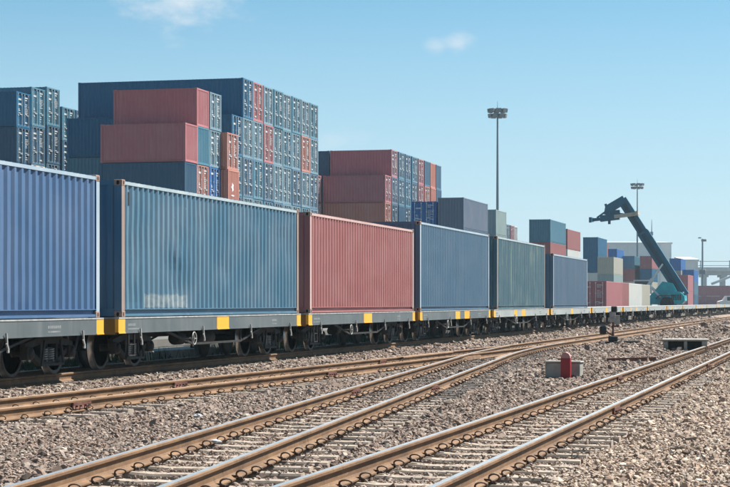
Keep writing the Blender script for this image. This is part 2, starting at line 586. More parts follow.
mb = MB()
nx, ny = 44, 260
xs = [6 - i * (23.4 / nx) for i in range(nx + 1)]
ys = [-4 + j * (264 / ny) for j in range(ny + 1)]
vs = [(x, y, bed_height(x, y)) for y in ys for x in xs]
w = nx + 1
mb.add(vs, [(j * w + i, (j + 1) * w + i, (j + 1) * w + i + 1, j * w + i + 1) for j in range(ny) for i in range(nx)], 0, True)
structure(mb.build('ballast_bed', M['bed']))

# container yard: raised slab with a kerb edge
mb = MB()
mb.box(-900, -17.8, -60, 1200, -0.1, YARD_Z)
structure(mb.build('yard_pavement', M['pavement']))
for k in range(26):
    mb = MB()
    mb.bbox(-17.78, -17.45, 20.05 + k * 5, 24.95 + k * 5, -0.1, 0.30, 0.02)
    if k == 0:
        kerb_mesh = mb.mesh('kerb', M['kerb'])
        kerb_base = structure(put('yard_kerb', kerb_mesh))
    else:
        o = put('kerb_stone', kerb_mesh, kerb_base, (0, k * 5, 0))

# ------------------------------------------------------------------ tracks
RP = [(-0.065, 0.0), (0.065, 0.0), (0.065, 0.012), (0.018, 0.028), (0.009, 0.045), (0.009, 0.105), (0.030, 0.118),
      (0.035, 0.124), (0.035, 0.144), (0.025, 0.153), (-0.025, 0.153), (-0.035, 0.144), (-0.035, 0.124), (-0.030, 0.118),
      (-0.009, 0.105), (-0.009, 0.045), (-0.018, 0.028), (-0.065, 0.012)]
RTOP = {9, 8, 10}


def rail_mesh(fn, off, s0, s1, step, topmat, lift=0.0, head=None):
    mb = MB()
    n = max(1, int(math.ceil((s1 - s0) / step)))
    k = len(RP)
    vs = []
    for i in range(n + 1):
        s = s0 + (s1 - s0) * i / n
        c = fn(s) + off
        for (a, b) in RP:
            vs.append((-c + a, s, RAIL_Z - 0.153 + b + lift))
    fside = []; ftop = []
    for i in range(n):
        for j in range(k):
            f = (i * k + j, i * k + (j + 1) % k, (i + 1) * k + (j + 1) % k, (i + 1) * k + j)
            (ftop if j == 9 else fside).append(f)
    mb.add(vs, fside, 0, False)
    mb.add(vs, ftop, 1, False)
    mb.add(vs, [tuple(range(k - 1, -1, -1)), tuple(range(n * k, (n + 1) * k))], 0)
    return mb.mesh('rail', [M['railside'], topmat])


def sleeper_mesh(L, mat):
    mb = MB()
    prof = []
    h = L / 2
    xs_ = [-h, -h * 0.55, -h * 0.3, h * 0.3, h * 0.55, h]
    zt = [0.0, 0.004, -0.018, -0.018, 0.004, 0.0]
    if L > 2.1: zt = [0.0] * 6
    vs = []
    for x, z in zip(xs_, zt):
        vs += [(x, -0.12, -0.2), (x, 0.12, -0.2), (x, 0.10, z - 0.02), (x, 0.085, z), (x, -0.085, z), (x, -0.10, z - 0.02)]
    fs = []
    for i in range(5):
        for j in range(6):
            fs.append((i * 6 + j, (i + 1) * 6 + j, (i + 1) * 6 + (j + 1) % 6, i * 6 + (j + 1) % 6))
    fs += [(0, 1, 2, 3, 4, 5), (35, 34, 33, 32, 31, 30)]
    mb.add(vs, fs)
    return mb.mesh('sleeper', mat)


def clip_shape(mb, x, y, z, side, yaw=0.0, n=12, q=5):
    """spring clip: an upright oval loop beside the rail foot with its shoulder"""
    pts = []
    cy, sy = math.cos(yaw), math.sin(yaw)
    def tr(a, b, c):
        return (x + a * cy - b * sy, y + a * sy + b * cy, z + c)
    for i in range(n):
        t = 2 * math.pi * i / n
        pts.append(tr(side * (0.040 + 0.045 * math.cos(t)), 0.014 * math.cos(t + .5), 0.040 + 0.029 * math.sin(t)))
    mb.tube(pts, 0.0085, q, closed=True)
    mb.tube([tr(side * 0.035, -0.045, 0.012), tr(side * 0.0, -0.02, 0.022), tr(-side * 0.045, 0.0, 0.024)], 0.0095, q)
    a = [tr(side * 0.005, -0.035, -0.005), tr(side * 0.065, -0.035, -0.005), tr(side * 0.065, 0.035, -0.005), tr(side * 0.005, 0.035, -0.005)]
    b = [tr(side * 0.012, -0.028, 0.024), tr(side * 0.05, -0.028, 0.016), tr(side * 0.05, 0.028, 0.016), tr(side * 0.012, 0.028, 0.024)]
    mb.hexa(a + b)


mb = MB(); clip_shape(mb, 0, 0, 0, 1); CLIP_R = mb.mesh('rail_clip', M['clip'])
mb = MB(); clip_shape(mb, 0, 0, 0, -1); CLIP_L = mb.mesh('rail_clip', M['clip'])
SL2 = sleeper_mesh(2.0, M['sleeper'])
SLT = sleeper_mesh(2.0, M['timber'])
G = 0.535
PITCH = 0.62
EXCL = []      # (s, p, yaw, half length) of every sleeper, for the ballast


def fishplate(root, fn, off, s, lift=0.0):
    mb = MB()
    x = -(fn(s) + off)
    for sd in (-1, 1):
        mb.prism([(x + sd * 0.012, RAIL_Z - 0.122), (x + sd * 0.042, RAIL_Z - 0.118), (x + sd * 0.034, RAIL_Z - 0.08),
                  (x + sd * 0.042, RAIL_Z - 0.036), (x + sd * 0.012, RAIL_Z - 0.034)], 1, s - 0.30, s + 0.30)
        for q in (-0.22, -0.08, 0.08, 0.22):
            mb.lathe([(0.017, min(0, sd * 0.035)), (0.017, max(0, sd * 0.035))], 6, 'X', (x + sd * 0.036, s + q, RAIL_Z - 0.08))
    mb.build('fishplate', M['fish'], root)


def track(name, label, fn, s0, s1, topmat, phase, near, clip_near, clip_far, sl_far, s_end_sleep=None, lift=0.0, ends=None,
          mat_of=None, joints=()):
    root = thing(name, label, 'railway track', (-fn((s0 + s1) / 2), (s0 + s1) / 2, 0))
    off = Vector(root.location)
    inv = Matrix.Translation(-off)
    for sgn in (-1, 1):
        e = s1 if ends is None else ends[0 if sgn < 0 else 1]
        me = rail_mesh(fn, sgn * G, s0, e, 1.0, topmat, lift)
        o = put('rail', me, root); o.matrix_parent_inverse = inv
    s = s0 + phase
    far_s = MB(); far_c = MB()
    last = s_end_sleep or s1
    k = 0
    rnd = random.Random(hash(name) % 1000 + 5)
    rnd = random.Random(len(name) * 13 + 5)
    while s < last:
        yaw = math.atan((fn(s + 0.5) - fn(s - 0.5))) + rnd.uniform(-0.012, 0.012)
        c = fn(s) + rnd.uniform(-0.03, 0.03)
        L = 2.0
        me = SL2 if not mat_of or not mat_of(s) else SLT
        if s < near:
            o = put('sleeper', me, root, (-c, s, 0.005 - 0.012 * rnd.random()), yaw); o.matrix_parent_inverse = inv
        elif s < sl_far:
            cy, sy = math.cos(yaw), math.sin(yaw)
            vs = []
            for v in me.vertices:
                vs.append((-c + v.co.x * cy - v.co.y * sy, s + v.co.x * sy + v.co.y * cy, v.co.z))
            far_s.add(vs, [tuple(p.vertices) for p in me.polygons], 1 if me is SLT else 0)
        EXCL.append((s, c, yaw, L / 2))
        if s < clip_far:
            for sgn in (-1, 1):
                for sd in (-1, 1):
                    cx = -(fn(s) + sgn * G) + sd * 0.065
                    if rnd.random() < .05: continue
                    if s < clip_near:
                        o = put('rail_clip', CLIP_R if sd > 0 else CLIP_L, root, (cx, s + rnd.uniform(-.02, .02), 0.010 + rnd.uniform(-.006, .004)), yaw + rnd.uniform(-.35, .35)); o.scale = (rnd.uniform(.85, 1.1), 1, rnd.uniform(.8, 1.1)); o.matrix_parent_inverse = inv
                    else:
                        clip_shape(far_c, cx, s, 0.012, sd, yaw, 8, 4)
        s += PITCH
        k += 1
    if far_s.v:
        o = far_s.build('far_sleepers', [M['sleeper'], M['timber']], root); o.matrix_parent_inverse = inv; o['kind'] = 'stuff'
    if far_c.v:
        o = far_c.build('far_rail_clips', M['clip'], root); o.matrix_parent_inverse = inv; o['kind'] = 'stuff'
    n0 = len(root.children)
    for sgn, sj in joints:
        fishplate(root, fn, sgn * G, sj)
    for o in list(root.children):
        if o.name.startswith('fishplate'): o.matrix_parent_inverse = inv
    return root


track('railway_track', 'straight shiny-topped track nearest the camera, running to the right edge', p4, 2, 200, M['railtop'], 0.31,
      70, 36, 75, 130, joints=((1, 33.6), (-1, 23.8), (1, 57), (-1, 41)))
t3 = track('railway_track', 'diverging track in the middle foreground that joins the farther track at a switch', p3, 2, 55.4, M['railtop'], 0.12,
           44.5, 40, 44.5, 44.5, s_end_sleep=44.5, lift=0.003, ends=(60.4, 55.4), mat_of=lambda s: s > 27.5, joints=((1, 27.6), (-1, 29.0)))
track('railway_track', 'rusty brown track between the diverging track and the train', p2, 8, 240, M['railtopdull'], 0.4,
      44.5, 44, 70, 130, s_end_sleep=44.5, ends=(55.8, 240), joints=((-1, 23.2), (1, 29.4), (-1, 34.4), (1, 41.8)))
track('railway_track', 'track under the train, rails in the shade of the wagons', p_train, 6, 270, M['railtop'], 0.2,
      48, 0, 0, 120)

# turnout: long timbers, check rails, the merged near rail
def p_mid(s): return (p2(s) + p3(s)) / 2
tr_ = thing('switch_timbers', 'dark long timbers and check rails under the switch', 'railway switch', (-p_mid(52), 52, 0))
inv = Matrix.Translation(-Vector(tr_.location))
s = 44.9
while s < 62:
    L = 2.0 + (p2(s) - p3(s)) + 0.3
    o = put('long_timber', sleeper_mesh(max(2.15, L), M['timber']), tr_, (-p_mid(s), s, 0.0)); o.matrix_parent_inverse = inv
    EXCL.append((s, p_mid(s), 0.0, L / 2))
    s += 0.60
cl = MB()
s = 44.9
while s < 62:
    for fn_, sg in ((p2, 1), (p3, -1)):
        for sd in (-1, 1):
            clip_shape(cl, -(fn_(s) + sg * G) + sd * 0.065, s, 0.012, sd, 0, 8, 4)
    s += 0.60
o = cl.build('switch_clips', M['clip'], tr_); o.matrix_parent_inverse = inv; o['kind'] = 'stuff'
for fn_, offv, a, b_ in ((p3, -G + 0.11, 42.5, 47.5), (p2, G - 0.11, 43.2, 48.2)):
    me = rail_mesh(fn_, offv, a, b_, 0.5, M['railtopdull'], -0.004)
    o = put('check_rail', me, tr_); o.matrix_parent_inverse = inv
# frog casting
mb = MB()
sf = 45.9
cx = -(p3(sf) + G)
mb.hexa([(cx - 0.16, sf - 1.6, 0.02), (cx + 0.16, sf - 1.6, 0.02), (cx + 0.09, sf + 1.4, 0.02), (cx - 0.09, sf + 1.4, 0.02),
         (cx - 0.14, sf - 1.6, RAIL_Z - 0.05), (cx + 0.14, sf - 1.6, RAIL_Z - 0.05), (cx + 0.07, sf + 1.4, RAIL_Z - 0.05), (cx - 0.07, sf + 1.4, RAIL_Z - 0.05)])
o = mb.build('crossing_frog', M['railside'], tr_); o.matrix_parent_inverse = inv
# the near rail after the toe of the switch
o = put('stock_rail', rail_mesh(p3, -G, 60.41, 240, 2.0, M['railtopdull'], 0.003), tr_); o.matrix_parent_inverse = inv
s = 62.2
far_s = MB()
while s < 130:
    vs = [(-9.15 + v.co.x, s + v.co.y, v.co.z) for v in SL2.vertices]
    far_s.add(vs, [tuple(p.vertices) for p in SL2.polygons])
    EXCL.append((s, 9.15, 0, 1.0))
    s += PITCH
o = far_s.build('far_sleepers', M['sleeper'], tr_); o.matrix_parent_inverse = inv; o['kind'] = 'stuff'


# ------------------------------------------------------------------ ballast stones (nobody could count them)
def ballast():
    rng = np.random.default_rng(11)
    protos = bpy.data.collections.new('ballast_stone_shapes')
    for k in range(9):
        bm = bmesh.new()
        r2 = random.Random(50 + k)
        for i in range(13):
            v = Vector((r2.gauss(0, 1), r2.gauss(0, 1), r2.gauss(0, 1))).normalized()
            v = Vector((v.x * r2.uniform(.85, 1.15) * 1.15, v.y * .95, v.z * r2.uniform(.6, .85)))
            bm.verts.new(v)
        res = bmesh.ops.convex_hull(bm, input=bm.verts[:])
        bmesh.ops.delete(bm, geom=[v for v in bm.verts if not v.link_faces], context='VERTS')
        me = bpy.data.meshes.new('stone_shape')
        bm.to_mesh(me); bm.free()
        me.materials.append(M['stone'])
        protos.objects.link(bpy.data.objects.new('stone_shape', me))
    S = []; P = []; Rr = []
    for a, b, dens, r in ((9, 20, 1250, 0.0185), (20, 34, 900, 0.0215), (34, 55, 400, 0.029), (55, 90, 170, 0.044), (90, 175, 70, 0.068)):
        pmax = 17.3
        n = int((b - a) * (pmax + 2.2) * dens)
        s = rng.uniform(a, b, n); p = rng.uniform(-2.2, pmax, n)
        keep = (p > 0.035 * s - 2.5) & (p < 0.50 * s + 2.2)
        s = s[keep]; p = p[keep]
        S.append(s); P.append(p); Rr.append(r * rng.lognormal(-0.04, 0.33, len(s)))
    s = np.concatenate(S); p = np.concatenate(P); r = np.concatenate(Rr)
    x = -p
    z = -0.045 + 0.018 * np.sin(x * 1.9 + 0.6 * np.sin(s * 0.31)) * np.cos(s * 0.83 + x * 0.4) + 0.012 * np.sin(x * 4.1 + s * 2.3)
    z = z + r * rng.uniform(0.0, 0.75, len(s))
    keep = np.ones(len(s), bool)
    rel = np.ones(len(s)) * 9
    v2 = np.vectorize(p2)(s); v3 = np.vectorize(p3)(s)
    for c in (np.full(len(s), P4), v2, np.full(len(s), TRACK_C), np.where(s < 60.5, v3, v2)):
        rel = np.minimum(rel, np.abs(p - c))
        for g in (-G, G):
            dd = np.abs(p - (c + g))
            keep &= ~(dd < 0.065 + r * 0.75)
            lim = 0.035 + (dd - 0.065) * 0.35
            z = np.where(dd < 0.28, np.minimum(z, lim - r * 0.6), z)
    z = z - 0.013 * (rel < 1.05)
    # thin the stones lying on sleepers
    on = np.zeros(len(s), bool)
    order = np.argsort(s); ss = s[order]
    for (s0, c, yaw, hl) in EXCL:
        i0 = np.searchsorted(ss, s0 - 0.25); i1 = np.searchsorted(ss, s0 + 0.25)
        idx = order[i0:i1]
        dx = -p[idx] + c; dy = s[idx] - s0
        u = dx * math.cos(yaw) + dy * math.sin(yaw); v = -dx * math.sin(yaw) + dy * math.cos(yaw)
        on[idx[(np.abs(u) < hl) & (np.abs(v) < 0.095 + r[idx] * 0.5)]] = True
    luck = rng.random(len(s))
    keep &= ~(on & (luck > 0.20))
    z = np.where(on, 0.004 + r * 0.25, z)
    r = np.where(on, r * 0.6, r)
    s, p, r, z = s[keep], p[keep], r[keep], z[keep]
    n = len(s)
    me = bpy.data.meshes.new('ballast_stones')
    me.vertices.add(n)
    me.vertices.foreach_set('co', np.stack([-p, s, z], 1).astype(np.float32).ravel())
    a = me.attributes.new('rot', 'FLOAT_VECTOR', 'POINT')
    rot = np.stack([rng.normal(0, 0.45, n), rng.normal(0, 0.45, n), rng.uniform(0, 6.28, n)], 1)
    a.data.foreach_set('vector', rot.astype(np.float32).ravel())
    a = me.attributes.new('scl', 'FLOAT', 'POINT'); a.data.foreach_set('value', r.astype(np.float32))
    a = me.attributes.new('idx', 'INT', 'POINT'); a.data.foreach_set('value', rng.integers(0, 9, n).astype(np.int32))
    me.update()
    o = put('ballast_stones', me)
    me.materials.append(M['stone'])
    tag(o, 'loose crushed grey brown ballast stones covering the ground between the tracks', 'ballast', kind='stuff')
    ng = bpy.data.node_groups.new('scatter_stones', 'GeometryNodeTree')
    ng.interface.new_socket('Geometry', in_out='INPUT', socket_type='NodeSocketGeometry')
    ng.interface.new_socket('Geometry', in_out='OUTPUT', socket_type='NodeSocketGeometry')
    N, L = ng.nodes, ng.links
    gi = N.new('NodeGroupInput'); go = N.new('NodeGroupOutput')
    ci = N.new('GeometryNodeCollectionInfo'); ci.inputs['Collection'].default_value = protos
    ci.inputs['Separate Children'].default_value = True; ci.inputs['Reset Children'].default_value = True
    ip = N.new('GeometryNodeInstanceOnPoints'); ip.inputs['Pick Instance'].default_value = True
    def attr(nm, ty):
        q = N.new('GeometryNodeInputNamedAttribute'); q.data_type = ty; q.inputs['Name'].default_value = nm
        return q.outputs['Attribute']
    L.new(gi.outputs[0], ip.inputs['Points']); L.new(ci.outputs[0], ip.inputs['Instance'])
    L.new(attr('idx', 'INT'), ip.inputs['Instance Index'])
    L.new(attr('rot', 'FLOAT_VECTOR'), ip.inputs['Rotation'])
    L.new(attr('scl', 'FLOAT'), ip.inputs['Scale'])
    L.new(ip.outputs[0], go.inputs[0])
    md = o.modifiers.new('scatter', 'NODES'); md.node_group = ng
    print('stones', n)


ballast()


def weeds():
    """low dusty weeds along the yard edge behind the train"""
    r = random.Random(3)
    mb = MB()
    for i in range(5200):
        y = r.uniform(19, 80); x = -r.triangular(15.9, 17.6, 17.1)
        if math.sin(y * 0.9) + math.sin(y * 0.37 + 1) < -0.9: continue
        h = r.uniform(.12, .42); w_ = r.uniform(.008, .02); a = r.uniform(0, 6.28)
        dx, dy = math.cos(a), math.sin(a)
        bx, by = r.uniform(-.14, .14), r.uniform(-.14, .14)
        mb.add([(x - dx * w_, y - dy * w_, -.04), (x + dx * w_, y + dy * w_, -.04), (x + bx * .5 + dx * w_ * .7, y + by * .5 + dy * w_ * .7, h * .6 - .04),
                (x + bx * .5 - dx * w_ * .7, y + by * .5 - dy * w_ * .7, h * .6 - .04), (x + bx, y + by, h - .04)], [(0, 1, 2, 3), (3, 2, 4)])
    o = mb.build('weeds', M['grass'])
    tag(o, 'low dark green weeds along the yard edge seen under the wagons', 'weeds', kind='stuff')


weeds()
# ------------------------------------------------------------------ shipping containers
CW = 2.438


def casting(mb, x0, x1, y0, y1, z0, z1):
    """corner casting: block whose outer faces carry a flat dark octagon for the shade of the slot"""
    mb.bbox(x0, x1, y0, y1, z0, z1, 0.008, 0)
    cx, cy, cz = (x0 + x1) / 2, (y0 + y1) / 2, (z0 + z1) / 2
    e = 0.0025
    def oct_(u, v, w, h):
        return [(u + w * math.cos(t) , v + h * math.sin(t)) for t in [math.pi / 8 + math.pi / 4 * i for i in range(8)]]
    sx = 1 if cx > 0 else -1
    sy = 1 if cy > 0 else -1
    xo = x1 if sx > 0 else x0
    yo = y1 if sy > 0 else y0
    ring = [(xo + sx * e, a, b) for a, b in oct_(cy, cz, 0.030, 0.042)]
    mb.add(ring, [tuple(range(8))], 1)
    ring = [(a, yo + sy * e, b) for a, b in oct_(cx, cz, 0.030, 0.042)]
    mb.add(ring, [tuple(range(8))], 1)


def corr_profile(y0, y1, xo, xi):
    """trapezoid corrugation: list of (x, y)"""
    n = max(2, round((y1 - y0) / 0.278))
    pit = (y1 - y0) / n
    out = []
    for i in range(n):
        a = y0 + i * pit
        out += [(xi, a), (xi, a + pit * .24), (xo, a + pit * .49), (xo, a + pit * .75)]
    out.append((xi, y1))
    return out


def corr_sheet(y0, y1, z0, z1, xo, xi, rows=1, dent=0.0, seed=0):
    mb = MB()
    pr = corr_profile(y0, y1, xo, xi)
    rnd = random.Random(seed)
    blobs = [(rnd.uniform(y0, y1), rnd.uniform(z0 + .3, z1 - .3), rnd.uniform(.25, .8), rnd.uniform(.2, .6), rnd.uniform(-1, 1)) for _ in range(26)]
    vs = []
    for r in range(rows + 1):
        z = z0 + (z1 - z0) * r / rows
        for (x, y) in pr:
            d = 0; dy = 0
            if dent and 0 < r < rows:
                for by, bz, bw, bh, ba in blobs:
                    g = math.exp(-((y - by) / bw) ** 2 - ((z - bz) / bh) ** 2)
                    d += ba * g
                    dy += ba * g * math.sin((z - bz) * 6)
                d *= dent; dy *= dent * 1.3
            sg = 1 if xo > 0 else -1
            vs.append((x + sg * min(0.004, d), y + dy, z))
    k = len(pr)
    fs = []
    for r in range(rows):
        for i in range(k - 1):
            fs.append((r * k + i, r * k + i + 1, (r + 1) * k + i + 1, (r + 1) * k + i))
    mb.add(vs, fs)
    return mb


_cm = {}


def cmesh(key, fn):
    if key not in _cm:
        _cm[key] = fn()
    return _cm[key]


def side_mesh(L, H, sg, rows, dent, seed):
    mb = corr_sheet(-L / 2 + .15, L / 2 - .15, 0.155, H - 0.085, sg * (CW / 2 - .010), sg * (CW / 2 - .046), rows, dent, seed)
    if sg < 0:
        mb.f = [f[::-1] for f in mb.f]
    return mb.mesh('side_panel', M['blue'])


def end_mesh(L, H):
    # blank corrugated end at -Y
    mb = corr_sheet(-CW / 2 + .15, CW / 2 - .15, 0.16, H - 0.10, 1, 0, 1)
    mb.v = [(v[1], -L / 2 + .012 + (1 - v[0]) * .04, v[2]) for v in mb.v]
    return mb.mesh('end_panel', M['blue'])


def back_mesh(L, H):
    mb = MB()
    mb.box(-CW / 2 + .12, CW / 2 - .12, L / 2 - .05, L / 2 - .02, 0.12, H - 0.08)
    return mb.mesh('back_panel', M['blue'])


def roof_mesh(L, H):
    mb = MB()
    pr = corr_profile(-L / 2 + .12, L / 2 - .12, H - 0.012, H - 0.034)
    k = len(pr)
    vs = [(-CW / 2 + .05, y, z) for z, y in pr] + [(CW / 2 - .05, y, z) for z, y in pr]
    mb.add(vs, [(i, k + i, k + i + 1, i + 1) for i in range(k - 1)])
    return mb.mesh('roof', M['blue'])


def frame_boxes(L, H):
    """(name, mesh builder) of the parts of the frame"""
    out = []
    h = CW / 2
    for sx in (-1, 1):
        mb = MB()
        mb.box(*sorted((sx * (h - .075), sx * (h - .004))), -L / 2 + .17, L / 2 - .17, H - .092, H - .030)
        out.append(('top_rail', mb))
        mb = MB()
        a, b = sorted((sx * (h - .075), sx * (h - .052)))
        mb.box(a, b, -L / 2 + .17, L / 2 - .17, 0.035, 0.150)
        mb.box(*sorted((sx * (h - .052), sx * (h - .006))), -L / 2 + .17, L / 2 - .17, 0.144, 0.158)
        mb.box(*sorted((sx * (h - .0515), sx * (h - .006))), -L / 2 + .17, L / 2 - .17, 0.018, 0.065)
        out.append(('bottom_rail', mb))
        for sy in (-1, 1):
            mb = MB()
            mb.box(*sorted((sx * (h - .155), sx * (h - .004))), *sorted((sy * (L / 2 - .155), sy * (L / 2 - .004))), 0.118, H - .118)
            out.append(('corner_post', mb))
    for sy in (-1, 1):
        mb = MB()
        mb.box(-h + .16, h - .16, *sorted((sy * (L / 2 - .08), sy * (L / 2 - .006))), H - .105, H - .012)
        out.append(('top_end_rail', mb))
        mb = MB()
        mb.box(-h + .16, h - .16, *sorted((sy * (L / 2 - .08), sy * (L / 2 - .006))), 0.018, 0.162)
        out.append(('bottom_end_rail', mb))
    return out


def cast_list(L, H):
    out = []
    h = CW / 2
    for sx in (-1, 1):
        for sy in (-1, 1):
            for z0, z1 in ((0.0, .118), (H - .118, H)):
                mb = MB()
                casting(mb, *sorted((sx * h, sx * (h - .162))), *sorted((sy * L / 2, sy * (L / 2 - .178))), z0, z1)
                out.append(mb)
    return out


def door_mesh(L, H, side):
    """door leaf at -Y: frame, three shallow ribs"""
    mb = MB()
    x0, x1 = (-CW / 2 + .10, -0.006) if side < 0 else (0.006, CW / 2 - .10)
    y = -L / 2 + .075
    mb.box(x0, x1, y, y + .05, 0.165, H - .112)
    w = (x1 - x0)
    for i in range(4):
        a = x0 + .05 + i * (w - .1) / 4 + .03
        mb.prism([(a, y), (a + .03, y - .034), (a + .10, y - .034), (a + .15, y)], 2, 0.28, H - .23)
    for z in (0.165, H - .165):
        mb.box(x0 + .01, x1 - .01, y - .012, y, z, z + .05)
    return mb.mesh('door', M['blue'])


def bars_mesh(L, H, side):
    mb = MB()
    y = -L / 2 + .015
    x0 = -CW / 2 + .10 if side < 0 else 0.006
    for q in (0.24, 0.86):
        x = x0 + q
        mb.tube([(x, y, 0.10), (x, y, H - .08)], 0.026, 6)
        for z in (0.17, H * .35, H * .62, H - .17):
            mb.box(x - .05, x + .05, y - .012, y + .03, z - .035, z + .035)
    mb.box(x0 + .22, x0 + .62, y - .028, y - .010, 1.02, 1.07)
    mb.box(x0 + .50, x0 + .90, y - .028, y - .010, 0.92, 0.97)
    return mb.mesh('locking_bars', M['galv'])


def marks_mesh(L, H, side, var):
    """rows of small white lettering on a door leaf, too far away to be read"""
    mb = MB()
    r = random.Random(var * 7 + side)
    y = -L / 2 + .040
    x0 = -CW / 2 + .10 if side < 0 else 0.006
    def row(z, h, a, b):
        x = x0 + a
        while x < x0 + b - .03:
            w = r.uniform(.05, .10)
            mb.box(x, min(x + w, x0 + b), y - .004, y + .001, z, z + h)
            x += w + .025
    if side > 0:
        row(H - .40, .09, .34, .95); row(H - .56, .07, .34, .70)
        for i in range(6):
            row(H - .86 - i * .12, .045, .34, r.uniform(.6, .95))
    else:
        row(H - .50 - .1 * (var % 3), .13, .34, .80 + .03 * var)
        if var % 2: row(H - .95, .12, .34, .8)
        row(1.20, .06, .34, .62); row(1.30, .06, .34, .55)
    for i in range(3):
        row(r.uniform(.3, 1.1), .05, .3, r.uniform(.5, .8))
    return mb.mesh('door_marking', M['mark'])


def container(label, color, L, H, x, y, z, rotz=0.0, end='blank', detail=False, trim=None, cast=None, dent=0.0, seed=0, group=None,
              mark=False, side_mat=None):
    """x, y = centre of the base; the end at local -Y is a door end or a blank end"""
    pm = M[color]
    tm = M[trim] if trim else pm
    t = thing('shipping_container', label, 'container', (x, y, z), rotz, group)
    if detail:
        for nm, mb in frame_boxes(L, H):
            if nm == 'corner_post':  # light put into the colours: paler trim on post sides, body paint on ends
                mb.m = [1 if abs(abs(sum(mb.v[i][1] for i in f) / 4) - L / 2) < .01 or abs(abs(sum(mb.v[i][1] for i in f) / 4) - L / 2 + .155) < .003 else 0 for f in mb.f]
                put(nm, mb.mesh(nm, [tm, pm]), t)
            elif nm == 'top_rail':
                put(nm, mb.mesh(nm, M['railpale'] if trim == 'postrust' else tm), t)
            else:
                put(nm, mb.mesh(nm, pm), t)
        for mb in cast_list(L, H):
            put('corner_casting', mb.mesh('corner_casting', [M[cast] if cast else M['cast'], M['dark']]), t)
        put('side_panel', side_mesh(L, H, 1, 18, dent, seed), t, mat=side_mat or pm)
        put('side_panel', side_mesh(L, H, -1, 1, 0, seed), t, mat=pm)
        rs = random.Random(seed)
        mb = MB()
        xo = CW / 2 - .0095
        for rw, n_, hgt, y_ in ((0, 6, .10, L / 2 - 1.15),):
            for i in range(n_):
                if i % 2 == 0:
                    pass
                yb = y_ + i * .139
                mb.box(xo, xo + .003, yb, yb + .05, H - .36 + rw, H - .36 + rw + hgt)
        if seed in (99,):
            put('id_number', mb.mesh('id_number', M['mark']), t)
        mb = MB()
        mb.box(CW / 2 - .0095, CW / 2 - .004, -L / 2 + .33, -L / 2 + .40, H - .48, H - .22)
        if seed in (3, 4):
            put('hazard_plate', mb.mesh('hazard_plate', M['black']), t)
    else:
        def fr():
            mb = MB()
            for nm, q in frame_boxes(L, H):
                mb.add(q.v, q.f)
            return mb.mesh('frame', M['blue'])
        put('frame', cmesh(('fr', L, H), fr), t, mat=tm)
        def ca():
            mb = MB()
            h = CW / 2
            for sx in (-1, 1):
                for sy in (-1, 1):
                    for z0, z1 in ((0.0, .118), (H - .118, H)):
                        mb.box(*sorted((sx * h, sx * (h - .162))), *sorted((sy * L / 2, sy * (L / 2 - .178))), z0, z1)
            return mb.mesh('corner_castings', M['cast'])
        put('corner_castings', cmesh(('ca', L, H), ca), t, mat=tm)
        for sg in (1, -1):
            put('side_panel', cmesh(('si', L, H, sg), lambda: side_mesh(L, H, sg, 1, 0, 0)), t, mat=pm)
    put('roof', cmesh(('ro', L, H), lambda: roof_mesh(L, H)), t, mat=pm)
    put('back_panel', cmesh(('ba', L, H), lambda: back_mesh(L, H)), t, mat=pm)
    if end == 'blank':
        put('end_panel', cmesh(('en', L, H), lambda: end_mesh(L, H)), t, mat=pm)
        if mark:
            mb = MB()
            mb.prism([(-.25 + .3 * math.cos(a) * (1 if i % 2 else .6), 1.35 + .38 * math.sin(a) * (1 if i % 2 else .6)) for i, a in
                      enumerate([k * math.pi / 5 for k in range(10)])], 1, -L / 2 + .004, -L / 2 + .009)
            mb.box(-.5, .1, -L / 2 + .004, -L / 2 + .009, .72, .82)
            put('end_marking', mb.mesh('end_marking', M['mark']), t)
    else:
        var = seed % 5
        for sd in (-1, 1):
            d = put('door', cmesh(('do', L, H, sd), lambda: door_mesh(L, H, sd)), t, mat=pm)
            put('locking_bars', cmesh(('lb', L, H, sd), lambda: bars_mesh(L, H, sd)), d)
            put('door_marking', cmesh(('dm', L, H, sd, var), lambda: marks_mesh(L, H, sd, var)), d)
    return t


# ------------------------------------------------------------------ the train
DECK_Z = 1.17
BEAM_B = 0.865


def wheel_mesh():
    mb = MB()
    r = 0.425
    # spun round X; outer face at +X
    mb.lathe([(0.0, 0.03), (0.075, 0.03), (0.085, 0.005), (0.15, -0.015), (0.33, -0.005), (0.365, 0.022), (r - 0.006, 0.025),
              (r, 0.018)], 32, 'X', (0, 0, 0), 0)
    mb.lathe([(r, 0.018), (r + 0.004, -0.06), (r + 0.028, -0.075)], 32, 'X', (0, 0, 0), 1)
    mb.lathe([(r + 0.028, -0.075), (r + 0.022, -0.10), (0.30, -0.095), (0.0, -0.095)], 32, 'X', (0, 0, 0), 0)
    return mb.mesh('wheel', [M['wheel'], M['tread']])


WHEEL = wheel_mesh()


def spring_mesh():
    mb = MB()
    pts = []
    n = 5.5
    for i in range(int(n * 10) + 1):
        t = 2 * math.pi * i / 10
        pts.append((0.062 * math.cos(t), 0.062 * math.sin(t), 0.22 * i / (n * 10)))
    mb.tube(pts, 0.015, 5)
    return mb.mesh('spring', M['pale'])


SPRING = spring_mesh()


